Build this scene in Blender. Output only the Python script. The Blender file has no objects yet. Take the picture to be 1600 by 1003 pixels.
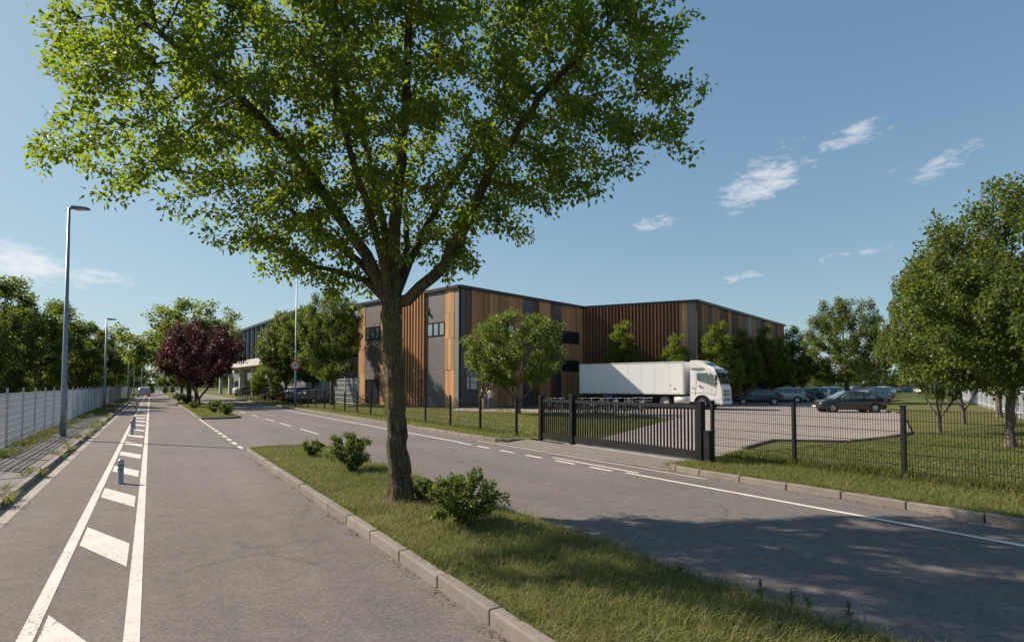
import bpy, bmesh, math, random
import numpy as np
from mathutils import Vector, Matrix

random.seed(7)
RNG = np.random.default_rng(7)
SC = bpy.context.scene
COL = SC.collection
rad = math.radians

# ------------------------------------------------------------------ camera
FPX, HOR, PITCH, CAMH = 861.0, 602.0, rad(2.0), 2.0        # in 1600 px units
CY = HOR - FPX * math.tan(PITCH)
cam_d = bpy.data.cameras.new('camera')
cam_d.sensor_width = 36.0
cam_d.lens = 36.0 * FPX / 1600.0
cam_d.shift_y = (CY - 501.5) / 1600.0
cam_d.clip_start = 0.05
cam_d.clip_end = 6000
cam = bpy.data.objects.new('camera', cam_d)
COL.objects.link(cam)
cam.location = (0, 0, CAMH)
cam.rotation_euler = (math.pi / 2 + PITCH, 0, 0)
SC.camera = cam

# ------------------------------------------------------------------ light
SUN_EL, SUN_PHI = rad(37), rad(-19)                        # sun stands to the left, a little ahead
to_sun = Vector((-math.cos(SUN_PHI) * math.cos(SUN_EL), -math.sin(SUN_PHI) * math.cos(SUN_EL), math.sin(SUN_EL)))
sun_d = bpy.data.lights.new('sun', 'SUN')
sun_d.energy = 5.0
sun_d.angle = rad(0.6)
sun_d.color = (1.0, 0.86, 0.70)
sun = bpy.data.objects.new('sun', sun_d)
COL.objects.link(sun)
sun.rotation_euler = (-to_sun).to_track_quat('-Z', 'Y').to_euler()
sun.location = (-30, 10, 40)

world = bpy.data.worlds.new('World')
SC.world = world
world.use_nodes = True
WN = world.node_tree
WN.nodes.clear()
def wn(t, **k):
    n = WN.nodes.new(t)
    for a, v in k.items(): setattr(n, a, v)
    return n
def wlink(a, b): WN.links.new(a, b)
def wmath(op, a, b=None, c=None, clamp=False):
    n = wn('ShaderNodeMath', operation=op, use_clamp=clamp)
    for i, v in enumerate((a, b, c)):
        if v is None: continue
        if isinstance(v, (int, float)): n.inputs[i].default_value = v
        else: wlink(v, n.inputs[i])
    return n.outputs[0]
sky = wn('ShaderNodeTexSky', sky_type='NISHITA')
sky.sun_disc = False
sky.sun_elevation = SUN_EL
sky.sun_rotation = math.atan2(to_sun.x, to_sun.y)
sky.altitude = 150
sky.air_density = 1.0
sky.dust_density = 0.6
sky.ozone_density = 1.0
tc = wn('ShaderNodeTexCoord')
DIR = tc.outputs['Generated']
mp = wn('ShaderNodeMapping'); mp.inputs['Scale'].default_value = (9, 9, 26)
wlink(DIR, mp.inputs[0])
cn = wn('ShaderNodeTexNoise'); cn.inputs['Scale'].default_value = 3.3; cn.inputs['Detail'].default_value = 9; cn.inputs['Roughness'].default_value = 0.62
cn.inputs['Distortion'].default_value = 0.5
wlink(mp.outputs[0], cn.inputs['Vector'])
def pix_dir(px, py):
    xc, yc = (px - 800) / FPX, (CY - py) / FPX
    return Vector((xc, math.cos(PITCH) - yc * math.sin(PITCH), math.sin(PITCH) + yc * math.cos(PITCH))).normalized()
# small fair-weather clouds: direction, half width, half height (radians), roll, strength
CLOUDS = [(1192, 285, .092, .040, .35, 1.05), (1165, 322, .05, .012, .4, .7), (1190, 252, .04, .014, .3, .7), (1330, 212, .06, .02, .3, .85), (1390, 200, .05, .010, .35, .55),
          (1475, 256, .06, .020, .5, .85), (1430, 275, .05, .010, .5, .45), (1026, 348, .045, .017, .1, .8), (1240, 217, .04, .012, .3, .5), (1150, 435, .055, .012, .1, .7), (1302, 402, .03, .009, .2, .65),
          (1370, 391, .035, .008, .1, .65), (1395, 268, .03, .010, .6, .45),
          (30, 412, .085, .034, -.1, 1.3), (-60, 400, .09, .035, -.1, 1.3), (150, 432, .055, .016, -.1, 1.0), (122, 443, .03, .012, -.2, .55)]
cl_dirs = [(pix_dir(x, y), a, b, r, s) for x, y, a, b, r, s in CLOUDS]
_r = random.Random(3)
for i in range(16):                                        # the same kind of sky goes on behind the camera
    az, el = rad(70 + i * 14), rad(_r.uniform(9, 34))
    cl_dirs.append((Vector((math.sin(az) * math.cos(el), math.cos(az) * math.cos(el), math.sin(el))), _r.uniform(.04, .09), _r.uniform(.012, .035), _r.uniform(-.3, .4), _r.uniform(.5, 1)))
tot = None
for dvec, a, b, roll, st in cl_dirs:
    right = dvec.cross(Vector((0, 0, 1))).normalized()
    up = right.cross(dvec).normalized()
    u_ = (right * math.cos(roll) + up * math.sin(roll)) / a
    v_ = (up * math.cos(roll) - right * math.sin(roll)) / b
    s = wn('ShaderNodeVectorMath', operation='SUBTRACT'); wlink(DIR, s.inputs[0]); s.inputs[1].default_value = dvec
    du = wn('ShaderNodeVectorMath', operation='DOT_PRODUCT'); wlink(s.outputs[0], du.inputs[0]); du.inputs[1].default_value = u_
    dv = wn('ShaderNodeVectorMath', operation='DOT_PRODUCT'); wlink(s.outputs[0], dv.inputs[0]); dv.inputs[1].default_value = v_
    d2 = wmath('ADD', wmath('MULTIPLY', du.outputs['Value'], du.outputs['Value']), wmath('MULTIPLY', dv.outputs['Value'], dv.outputs['Value']))
    m = wmath('MULTIPLY', wmath('SUBTRACT', 1.0, d2, clamp=True), st)
    tot = m if tot is None else wmath('MAXIMUM', tot, m)
dens = wmath('MULTIPLY', wmath('SUBTRACT', wmath('ADD', cn.outputs['Fac'], wmath('MULTIPLY', tot, 0.34)), 0.645), 2.6, clamp=True)
dens = wmath('MULTIPLY', dens, wmath('MULTIPLY', tot, 3.0, clamp=True))
mixc = wn('ShaderNodeMixRGB')
wlink(wmath('MULTIPLY', dens, 0.75), mixc.inputs[0])
def wvec(op, a, b):
    n = wn('ShaderNodeVectorMath', operation=op)
    for i, v in enumerate((a, b)):
        if isinstance(v, tuple): n.inputs[i].default_value = v
        else: wlink(v, n.inputs[i])
    return n.outputs[0]
# soft shoulder so that the haze at the horizon keeps its colour, and a slightly teal white balance
sk = wvec('MULTIPLY', sky.outputs[0], (1.00, 1.27, 1.42))
sk = wvec('DIVIDE', sk, wvec('ADD', wvec('MULTIPLY', sky.outputs[0], (.20, .21, .22)), (1.0, 1.0, 1.0)))
wlink(sk, mixc.inputs[1])
mixc.inputs[2].default_value = (5.3, 5.2, 5.3, 1)
bg = wn('ShaderNodeBackground'); bg.inputs['Strength'].default_value = 0.112
wlink(mixc.outputs[0], bg.inputs['Color'])
wo = wn('ShaderNodeOutputWorld'); wlink(bg.outputs[0], wo.inputs['Surface'])

SC.view_settings.view_transform = 'Standard'
SC.view_settings.look = 'None'
SC.view_settings.exposure = 0.66
SC.view_settings.gamma = 1.0
SC.view_settings.use_curve_mapping = False
SC.render.engine = 'CYCLES'
SC.cycles.use_denoising = True
SC.cycles.max_bounces = 6
SC.cycles.transparent_max_bounces = 8
SC.cycles.caustics_reflective = False
SC.cycles.caustics_refractive = False
SC.cycles.sample_clamp_indirect = 6

# ------------------------------------------------------------------ places
def pray(px, py):
    xc, yc = (px - 800) / FPX, (CY - py) / FPX
    return Vector((xc, math.cos(PITCH) - yc * math.sin(PITCH), math.sin(PITCH) + yc * math.cos(PITCH)))
def G(px, py, z=0.0):
    d = pray(px, py); k = (z - CAMH) / d.z
    return Vector((d.x * k, d.y * k, z))
RD, RR = Vector((-0.5486, 0.8361, 0)), Vector((0.8361, 0.5486, 0))   # along the road, across it
RANG = math.atan2(RD.y, RD.x)
def R(s, t, z=0.0):
    return RD * s + RR * t + Vector((0, 0, z))

# ------------------------------------------------------------------ mesh helpers
class MB:
    def __init__(self): self.v, self.f = [], []
    def add(self, vs, fs):
        n = len(self.v); self.v += [tuple(p) for p in vs]; self.f += [tuple(i + n for i in f) for f in fs]; return self
    def hexa(self, p):                                  # 8 points: bottom 0-3 ccw, top 4-7
        return self.add(p, [(3, 2, 1, 0), (4, 5, 6, 7), (0, 1, 5, 4), (1, 2, 6, 5), (2, 3, 7, 6), (3, 0, 4, 7)])
    def box(self, c, s, rz=0.0):
        cx, cy, cz = c; a, b, h = s[0] / 2, s[1] / 2, s[2] / 2
        co, si = math.cos(rz), math.sin(rz)
        P = []
        for z in (-h, h):
            for x, y in ((-a, -b), (a, -b), (a, b), (-a, b)):
                P.append((cx + x * co - y * si, cy + x * si + y * co, cz + z))
        return self.hexa(P)
    def bar(self, a, b, w, h=None):                     # square bar between two points
        a, b = Vector(a), Vector(b); d = (b - a).normalized(); h = h or w
        ref = Vector((0, 0, 1)) if abs(d.z) < .9 else Vector((1, 0, 0))
        x = d.cross(ref).normalized() * (w / 2); y = x.cross(d).normalized() * (h / 2)
        return self.hexa([a - x - y, a + x - y, a + x + y, a - x + y, b - x - y, b + x - y, b + x + y, b - x + y])
    def tube(self, pts, rs, n=8, caps=True):
        pts = [Vector(p) for p in pts]; k = len(pts)
        if isinstance(rs, (int, float)): rs = [rs] * k
        rings = []
        for i, p in enumerate(pts):
            d = (pts[min(i + 1, k - 1)] - pts[max(i - 1, 0)]).normalized()
            ref = Vector((0, 0, 1)) if abs(d.z) < .9 else Vector((0, 1, 0))
            x = d.cross(ref).normalized(); y = x.cross(d).normalized()
            rings.append([p + (x * math.cos(2 * math.pi * j / n) + y * math.sin(2 * math.pi * j / n)) * rs[i] for j in range(n)])
        return self.loft(rings, caps)
    def loft(self, rings, caps=True):
        n = len(rings[0]); vs = [p for r in rings for p in r]; fs = []
        for i in range(len(rings) - 1):
            for j in range(n):
                fs.append((i * n + j, i * n + (j + 1) % n, (i + 1) * n + (j + 1) % n, (i + 1) * n + j))
        if caps:
            fs.append(tuple(range(n))[::-1]); fs.append(tuple((len(rings) - 1) * n + j for j in range(n)))
        return self.add(vs, fs)
    def prism(self, poly, z0, z1):
        n = len(poly)
        vs = [(p[0], p[1], z0) for p in poly] + [(p[0], p[1], z1) for p in poly]
        fs = [tuple(range(n))[::-1], tuple(range(n, 2 * n))] + [(i, (i + 1) % n, n + (i + 1) % n, n + i) for i in range(n)]
        return self.add(vs, fs)
    def sheet(self, poly, z):
        return self.add([(p[0], p[1], z) for p in poly], [tuple(range(len(poly)))])
    def mesh(self, name, off=(0, 0, 0), smooth=False, fix=True):
        me = bpy.data.meshes.new(name)
        me.from_pydata([(p[0] - off[0], p[1] - off[1], p[2] - off[2]) for p in self.v], [], self.f)
        if fix:
            bm = bmesh.new(); bm.from_mesh(me); bmesh.ops.recalc_face_normals(bm, faces=bm.faces); bm.to_mesh(me); bm.free()
        if smooth: me.shade_smooth()
        return me

def tag(o, label=None, cat=None, group=None, kind=None):
    for k, v in (('label', label), ('category', cat), ('group', group), ('kind', kind)):
        if v: o[k] = v
    return o
def empty(name, loc=(0, 0, 0), rz=0.0, label=None, cat=None, group=None, kind=None, parent=None):
    o = bpy.data.objects.new(name, None); COL.objects.link(o); o.empty_display_size = .2
    o.location = loc; o.rotation_euler = (0, 0, rz); o.parent = parent
    return tag(o, label, cat, group, kind)
def put(name, me, mat=None, parent=None, loc=(0, 0, 0), rz=0.0, **kw):
    o = bpy.data.objects.new(name, me); COL.objects.link(o); o.location = loc; o.rotation_euler = (0, 0, rz); o.parent = parent
    if mat is not None and len(me.materials) == 0: me.materials.append(mat)
    return tag(o, **kw)
def wloc(o):
    l = Vector((0, 0, 0))
    while o is not None: l += Vector(o.location); o = o.parent
    return l
def part(name, mb, mat, parent, smooth=False, **kw):      # mesh given in world coordinates under an unrotated parent
    return put(name, mb.mesh(name, wloc(parent), smooth), mat, parent, **kw)
def lpart(name, mb, mat, parent, smooth=False, **kw):     # mesh given in the parent's own coordinates
    return put(name, mb.mesh(name, (0, 0, 0), smooth), mat, parent, **kw)
def struct(name, mb, mat, smooth=False):
    return put(name, mb.mesh(name, (0, 0, 0), smooth), mat, None, kind='structure')
def copy_tree(o, parent=None):
    c = o.copy(); COL.objects.link(c); c.parent = parent
    for ch in list(o.children): copy_tree(ch, c)
    return c
def bevel(me, w, seg=2, ang=30):
    bm = bmesh.new(); bm.from_mesh(me)
    bmesh.ops.remove_doubles(bm, verts=bm.verts, dist=1e-5)
    es = [e for e in bm.edges if len(e.link_faces) == 2 and e.calc_face_angle(0) > rad(ang)]
    bmesh.ops.bevel(bm, geom=es, offset=w, segments=seg, profile=.6, affect='EDGES', clamp_overlap=True)
    bm.to_mesh(me); bm.free(); return me

# ------------------------------------------------------------------ materials
class NT:
    def __init__(self, name):
        self.m = bpy.data.materials.new(name); self.m.use_nodes = True; self.t = self.m.node_tree
        self.b = self.t.nodes['Principled BSDF']; self.o = self.t.nodes['Material Output']
    def n(self, t, **k):
        n = self.t.nodes.new(t)
        for a, v in k.items(): setattr(n, a, v)
        return n
    def l(self, a, b): self.t.links.new(a, b)
    def noise(self, scale, detail=4, rough=.55, vec=None, dist=0.0, out='Fac'):
        n = self.n('ShaderNodeTexNoise'); n.inputs['Scale'].default_value = scale; n.inputs['Detail'].default_value = detail
        n.inputs['Roughness'].default_value = rough; n.inputs['Distortion'].default_value = dist
        self.l(vec if vec is not None else self.co(), n.inputs['Vector']); return n.outputs[out]
    def co(self, kind='Object', scale=None):
        c = self.n('ShaderNodeTexCoord').outputs[kind]
        if scale is not None:
            m = self.n('ShaderNodeMapping'); m.inputs['Scale'].default_value = scale; self.l(c, m.inputs[0]); c = m.outputs[0]
        return c
    def wco(self, scale=(1, 1, 1)):
        g = self.n('ShaderNodeNewGeometry').outputs['Position']
        m = self.n('ShaderNodeMapping'); m.inputs['Scale'].default_value = scale; self.l(g, m.inputs[0]); return m.outputs[0]
    def ramp(self, fac, stops, interp='LINEAR'):
        n = self.n('ShaderNodeValToRGB'); n.color_ramp.interpolation = interp; e = n.color_ramp.elements
        while len(e) < len(stops): e.new(.5)
        for x, (p, c) in zip(e, stops):
            x.position = p; x.color = (c, c, c, 1) if isinstance(c, (int, float)) else (*c, 1)
        self.l(fac, n.inputs[0]); return n.outputs[0]
    def mix(self, fac, a, b, mode='MIX'):
        n = self.n('ShaderNodeMixRGB', blend_type=mode)
        for i, v in zip((0, 1, 2), (fac, a, b)):
            if isinstance(v, (int, float)): n.inputs[i].default_value = v if i == 0 else (v, v, v, 1)
            elif isinstance(v, tuple): n.inputs[i].default_value = (*v, 1)
            else: self.l(v, n.inputs[i])
        return n.outputs[0]
    def math(self, op, a, b=None, clamp=False):
        n = self.n('ShaderNodeMath', operation=op, use_clamp=clamp)
        for i, v in enumerate((a, b)):
            if v is None: continue
            if isinstance(v, (int, float)): n.inputs[i].default_value = v
            else: self.l(v, n.inputs[i])
        return n.outputs[0]
    def bump(self, h, strength=.3, dist=.01):
        n = self.n('ShaderNodeBump'); n.inputs['Strength'].default_value = strength; n.inputs['Distance'].default_value = dist
        self.l(h, n.inputs['Height']); self.l(n.outputs[0], self.b.inputs['Normal'])
    def set(self, col=None, rough=None, metal=None, spec=None, coat=None):
        for k, v in (('Base Color', col), ('Roughness', rough), ('Metallic', metal), ('Specular IOR Level', spec), ('Coat Weight', coat)):
            if v is None: continue
            if isinstance(v, (int, float)): self.b.inputs[k].default_value = v
            elif isinstance(v, tuple): self.b.inputs[k].default_value = (*v, 1)
            else: self.l(v, self.b.inputs[k])
        return self.m
def plain(name, col, rough=.5, metal=0.0, var=.12, scale=6, coat=None, spec=None):
    m = NT(name)
    f = m.noise(scale, 5)
    c = m.mix(m.ramp(f, [(.3, 0.0), (.7, 1.0)]), tuple(x * (1 - var) for x in col), tuple(min(1, x * (1 + var)) for x in col))
    r = m.math('ADD', m.math('MULTIPLY', f, .15), rough - .07)
    return m.set(c, r, metal, spec, coat)

def mk_asphalt(name, c1, c2, crack=.5):
    m = NT(name); v = m.wco()
    big = m.ramp(m.noise(.22, 5, .6, v), [(.3, 0.0), (.7, 1.0)])
    c = m.mix(big, c1, c2)
    lanes = m.n('ShaderNodeMapping'); lanes.inputs['Rotation'].default_value = (0, 0, -RANG); lanes.inputs['Scale'].default_value = (1, 1, 1)
    m.l(v, lanes.inputs[0])
    st = m.n('ShaderNodeMapping'); st.inputs['Scale'].default_value = (.05, 1.1, 1); m.l(lanes.outputs[0], st.inputs[0])
    c = m.mix(m.ramp(m.noise(1.0, 4, .6, st.outputs[0]), [(.42, 0.0), (.62, .32)]), c, tuple(x * .74 for x in c1))     # worn wheel tracks
    c = m.mix(m.ramp(m.noise(1.7, 6, .7, v), [(.52, 0.0), (.75, .28)]), c, tuple(x * .62 for x in c1))     # oil and damp stains
    agg = m.noise(95, 3, .7, v)
    c = m.mix(.85, c, m.ramp(agg, [(.30, .30), (.5, .5), (.70, .74)]), 'OVERLAY')
    c = m.mix(.55, c, m.ramp(m.noise(24, 4, .7, v), [(.34, .28), (.5, .5), (.66, .74)]), 'OVERLAY')
    c = m.mix(.45, c, m.ramp(m.noise(5, 5, .7, v), [(.34, .36), (.66, .62)]), 'OVERLAY')
    spk = m.n('ShaderNodeTexVoronoi'); spk.inputs['Scale'].default_value = 38; m.l(v, spk.inputs['Vector'])
    c = m.mix(m.ramp(spk.outputs['Distance'], [(.08, .55), (.16, 0.0)]), c, tuple(min(1, x * 1.75) for x in c2))
    if crack:
        wv = m.n('ShaderNodeMixRGB'); wv.inputs[0].default_value = .35; m.l(v, wv.inputs[1]); m.l(m.noise(1.3, 4, .6, v, out='Color'), wv.inputs[2])
        vo = m.n('ShaderNodeTexVoronoi', feature='DISTANCE_TO_EDGE'); vo.inputs['Scale'].default_value = .33; m.l(wv.outputs[0], vo.inputs['Vector'])
        msk = m.math('MULTIPLY', m.ramp(vo.outputs['Distance'], [(.0, 1.0), (.010, 0.0)]), m.ramp(m.noise(.4, 3, .5, v), [(.5, 0.0), (.6, crack)]))
        c = m.mix(msk, c, (.03, .028, .026))
    m.bump(m.math('ADD', agg, m.math('MULTIPLY', m.noise(9, 4, .6, v), .6)), .55, .012)
    return m.set(c, .88, spec=.25)
M = {}
M['asphalt'] = mk_asphalt('asphalt', (.132, .117, .111), (.182, .162, .154), .35)
M['yard'] = mk_asphalt('yard_paving', (.27, .24, .218), (.33, .295, .27), .3)
M['apron'] = mk_asphalt('apron_asphalt', (.165, .142, .130), (.21, .183, .168), .8)

def mk_paint(name, col):
    m = NT(name); v = m.wco()
    vo = m.n('ShaderNodeTexVoronoi', feature='DISTANCE_TO_EDGE'); vo.inputs['Scale'].default_value = 9
    wv = m.n('ShaderNodeMixRGB'); wv.inputs[0].default_value = .12; m.l(v, wv.inputs[1]); m.l(m.noise(6, 3, .6, v, out='Color'), wv.inputs[2]); m.l(wv.outputs[0], vo.inputs['Vector'])
    cr = m.math('MULTIPLY', m.ramp(vo.outputs['Distance'], [(.0, 1.0), (.045, 0.0)]), m.ramp(m.noise(1.6, 3, .5, v), [(.42, 0.0), (.58, .85)]))
    wear = m.ramp(m.noise(34, 6, .75, v), [(.56, 0.0), (.66, .6)])
    c = m.mix(m.ramp(m.noise(3, 5, .6, v), [(.3, 0.0), (.7, 1.0)]), col, tuple(x * .82 for x in col))
    c = m.mix(wear, c, (.24, .21, .195)); c = m.mix(cr, c, (.10, .09, .085))
    m.bump(m.noise(95, 3, .7, v), .3, .008)
    return m.set(c, .75, spec=.3)
M['paint'] = mk_paint('road_paint', (.66, .61, .57))

def mk_concrete(name, c1, c2, rough=.85):
    m = NT(name); v = m.wco()
    ob = m.n('ShaderNodeObjectInfo').outputs['Random']
    c = m.mix(m.ramp(m.noise(2.2, 6, .65, v), [(.3, 0.0), (.7, 1.0)]), c1, c2)
    c = m.mix(m.ramp(ob, [(0, .45), (1, 0.0)]), c, tuple(x * .72 for x in c1))
    c = m.mix(m.ramp(m.noise(14, 6, .7, v), [(.55, 0.0), (.72, .5)]), c, tuple(x * .55 for x in c1))
    m.bump(m.noise(60, 5, .7, v), .4, .006)
    return m.set(c, rough, spec=.3)
M['kerb'] = mk_concrete('kerb_concrete', (.19, .165, .147), (.275, .24, .213))
M['slab'] = mk_concrete('paving_slab', (.13, .118, .112), (.18, .165, .155))
M['gutter'] = mk_concrete('gutter_concrete', (.30, .27, .245), (.38, .34, .31))

def mk_soil(name, g1, g2, dry):
    m = NT(name); v = m.wco()
    c = m.mix(m.ramp(m.noise(.9, 6, .65, v), [(.3, 0.0), (.7, 1.0)]), g1, g2)
    c = m.mix(m.ramp(m.noise(.35, 5, .6, v), [(.48, 0.0), (.68, .65)]), c, dry)
    c = m.mix(.7, c, m.ramp(m.noise(45, 4, .75, v), [(.25, .3), (.75, .7)]), 'OVERLAY')
    m.bump(m.noise(30, 5, .7, v), .8, .04)
    return m.set(c, .95, spec=.1)
M['turf'] = mk_soil('turf', (.085, .098, .026), (.12, .13, .036), (.19, .155, .075))
M['soil'] = mk_soil('bare_soil', (.10, .075, .05), (.15, .115, .08), (.17, .14, .10))
M['field'] = mk_soil('field', (.05, .07, .018), (.075, .095, .025), (.11, .10, .045))

def mk_leaf(name, cols, trans, tw=.42, rough=.42, straw=False):
    m = NT(name)
    a = m.n('ShaderNodeAttribute'); a.attribute_name = 'rnd'
    ob = m.n('ShaderNodeObjectInfo').outputs['Random']
    n = len(cols)
    c = m.ramp(a.outputs['Fac'], [(i / max(1, n - 1), x) for i, x in enumerate(cols)])
    c = m.mix(m.ramp(ob, [(0, .0), (1, .3)]), c, tuple(x * .7 for x in cols[0]))
    m.set(c, rough + .1, spec=.3)
    tr = m.n('ShaderNodeBsdfTranslucent')
    m.l(m.mix(m.ramp(a.outputs['Fac'], [(0, 0.0), (1, 1.0)]), trans, tuple(min(1, x * 1.35) for x in trans)), tr.inputs['Color'])
    ms = m.n('ShaderNodeMixShader'); ms.inputs[0].default_value = tw
    m.l(m.b.outputs[0], ms.inputs[1]); m.l(tr.outputs[0], ms.inputs[2]); m.l(ms.outputs[0], m.o.inputs['Surface'])
    return m.m
M['leaf_hero'] = mk_leaf('leaf_green', [(.030, .060, .012), (.050, .088, .015), (.080, .115, .018), (.13, .135, .022)], (.27, .37, .026), .50)
M['leaf_dark'] = mk_leaf('leaf_dark_green', [(.042, .066, .015), (.064, .096, .020), (.095, .128, .028)], (.17, .23, .024), .42)
M['leaf_mid'] = mk_leaf('leaf_mid_green', [(.052, .082, .017), (.085, .120, .024), (.125, .155, .036)], (.19, .25, .03), .40, .34)
M['leaf_light'] = mk_leaf('leaf_light_green', [(.062, .090, .014), (.10, .135, .021), (.15, .175, .034)], (.25, .32, .03), .44)
M['leaf_purple'] = mk_leaf('leaf_purple', [(.026, .012, .016), (.042, .017, .022), (.072, .028, .033)], (.10, .026, .033), .35)
M['leaf_bush'] = mk_leaf('leaf_bush', [(.05, .078, .018), (.08, .115, .026), (.13, .155, .042)], (.18, .23, .035), .36, .32)
M['grass'] = mk_leaf('grass_blade', [(.090, .122, .028), (.138, .166, .040), (.195, .208, .064), (.37, .31, .17)], (.23, .25, .055), .40, .6)
M['litter'] = mk_leaf('fallen_leaf', [(.12, .075, .045), (.19, .125, .07), (.28, .20, .12)], (.3, .18, .06), .2, .7)

def mk_bark(name, c1, c2, moss=None, vs=3.0):
    m = NT(name); v = m.co('Object', (vs * 2.2, vs * 2.2, vs * .35))
    n1 = m.noise(3.0, 8, .7, v, .6)
    c = m.mix(m.ramp(n1, [(.38, 0.0), (.62, 1.0)]), c1, c2)
    fis = m.n('ShaderNodeTexVoronoi', feature='DISTANCE_TO_EDGE'); fis.inputs['Scale'].default_value = 4.2
    wv = m.n('ShaderNodeMixRGB'); wv.inputs[0].default_value = .10; m.l(v, wv.inputs[1]); m.l(m.noise(2.5, 4, .6, v, out='Color'), wv.inputs[2]); m.l(wv.outputs[0], fis.inputs['Vector'])
    fz = m.ramp(fis.outputs['Distance'], [(.0, 1.0), (.10, 0.0)])
    c = m.mix(m.math('MULTIPLY', fz, .75), c, tuple(x * .38 for x in c1))
    if moss is not None:
        c = m.mix(m.ramp(m.noise(1.3, 5, .65, m.co('Object')), [(.42, 0.0), (.62, .75)]), c, moss)
    lent = m.n('ShaderNodeTexVoronoi'); lent.inputs['Scale'].default_value = 7; m.l(m.co('Object', (1, 1, .6)), lent.inputs['Vector'])
    c = m.mix(m.ramp(lent.outputs['Distance'], [(.0, .6), (.12, 0.0)]), c, tuple(x * .35 for x in c1))
    m.bump(m.math('SUBTRACT', m.math('ADD', n1, m.math('MULTIPLY', m.noise(22, 5, .7, v), .4)), m.math('MULTIPLY', fz, .6)), 1.0, .045)
    return m.set(c, .9, spec=.2)
M['bark'] = mk_bark('bark_brown', (.070, .054, .040), (.185, .150, .115), (.165, .140, .042))
M['bark_plain'] = mk_bark('bark_grey', (.10, .082, .066), (.18, .15, .125))
M['bark_pale'] = mk_bark('bark_pale', (.13, .11, .09), (.27, .235, .20))

def mk_wood(name, c1, c2, gap=.6):
    m = NT(name); v = m.wco((5.0, 5.0, .28))
    a = m.n('ShaderNodeAttribute'); a.attribute_name = 'rnd'
    c = m.mix(m.ramp(m.noise(2.0, 6, .6, v, .4), [(.3, 0.0), (.7, 1.0)]), c1, c2)
    c = m.mix(m.ramp(a.outputs['Fac'], [(0, .75), (1, 0.0)]), c, tuple(x * .50 for x in c1))
    c = m.mix(m.ramp(m.noise(.5, 5, .6, m.wco()), [(.45, 0.0), (.7, .35)]), c, tuple(x * .6 for x in c1))
    m.bump(m.noise(6, 5, .7, v), .25, .01)
    return m.set(c, .7, spec=.3)
M['wood_light'] = mk_wood('wood_light', (.57, .305, .145), (.68, .375, .19))
M['wood_mid'] = mk_wood('wood_mid', (.50, .25, .115), (.62, .325, .158))
M['wood_brown'] = mk_wood('wood_brown', (.36, .17, .078), (.47, .23, .108))
M['wood_dark'] = mk_wood('wood_dark', (.135, .068, .036), (.19, .098, .052))
M['wood_red'] = mk_wood('wood_red', (.26, .115, .06), (.36, .165, .085))

M['fibre'] = plain('fibre_cement', (.125, .112, .112), .6, var=.08, scale=1.2)
M['fibre_light'] = plain('fibre_cement_light', (.20, .175, .165), .6, var=.08, scale=1.2)
M['navy'] = plain('navy_panel', (.055, .056, .066), .4, var=.1, scale=1.2)
M['wall_dark'] = plain('dark_backing', (.022, .019, .018), .8)
M['coping'] = plain('coping_metal', (.030, .029, .031), .4, .4)
M['iron'] = plain('painted_iron', (.010, .010, .0115), .5, var=.3, scale=9, spec=.22)
M['iron2'] = plain('painted_iron_post', (.014, .014, .016), .5, var=.3, scale=9, spec=.25)
M['galv'] = plain('galvanised', (.30, .33, .36), .45, .5, var=.15)
M['palefence'] = plain('pale_fence_paint', (.50, .52, .54), .5, .1, var=.1)
M['white'] = plain('white_paint', (.74, .73, .71), .35, var=.03, scale=2)
M['trailer'] = plain('trailer_white', (.70, .69, .67), .45, var=.05, scale=1.2)
def mk_trailer():
    m = NT('trailer_white'); z = m.co('Object', (2.2, 2.2, .25)); d = m.ramp(m.noise(3, 6, .65, z), [(.55, 0.0), (.8, .22)])
    c = m.mix(d, (.81, .81, .80), (.50, .47, .43)); c = m.mix(m.ramp(m.noise(.6, 4), [(.4, 0.0), (.7, .2)]), c, (.62, .60, .57))
    return m.set(c, .42)
M['trailer'] = mk_trailer()
M['plaster'] = plain('pale_plaster', (.55, .53, .50), .8, var=.06, scale=1.5)
M['plastic'] = plain('black_plastic', (.018, .018, .019), .5, var=.2)
M['rubber'] = plain('rubber', (.022, .021, .021), .85, var=.2)
M['alloy'] = plain('alloy', (.55, .55, .56), .4, .3)
M['chassis'] = plain('chassis', (.03, .03, .032), .6)
M['lampgrey'] = plain('lamp_head', (.10, .11, .12), .4, .3)
M['polegrey'] = plain('lamp_pole', (.20, .24, .28), .45, .4, var=.15)
M['bollard'] = plain('bollard_steel', (.34, .35, .34), .45, .3, var=.2)
M['red'] = plain('sign_red', (.36, .035, .03), .4)
M['signwhite'] = plain('sign_white', (.72, .72, .70), .4)
M['black'] = plain('sign_black', (.02, .02, .02), .5)
M['redlens'] = plain('red_lens', (.32, .015, .012), .2)
M['amber'] = plain('amber_lens', (.5, .2, .02), .25)
M['lens'] = plain('clear_lens', (.55, .57, .58), .12)
def mk_glass(name, col, rough=.04, spec=.9):
    m = NT(name)
    n = m.noise(.7, 3, .5)
    m.bump(n, .05, .02)
    return m.set(m.mix(n, col, tuple(x * 1.6 for x in col)), rough, spec=spec)
M['glass'] = mk_glass('window_glass', (.018, .022, .026))
M['carglass'] = mk_glass('car_glass', (.085, .125, .13), .05, .6)
M['skyglass'] = mk_glass('curtain_glass', (.10, .19, .23), .15, .4)
M['skyglass2'] = mk_glass('curtain_glass_dark', (.03, .075, .10), .15, .4)
M['paleglass'] = mk_glass('window_sky_tint', (.20, .245, .27), .08, .6)  # no blind modelled: pale base colour paints in the sky reflected by the panes
M['tealglass'] = mk_glass('window_teal', (.075, .11, .125), .06, .7)  # bluish base colour stands in for a dimmer sky reflection
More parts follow.
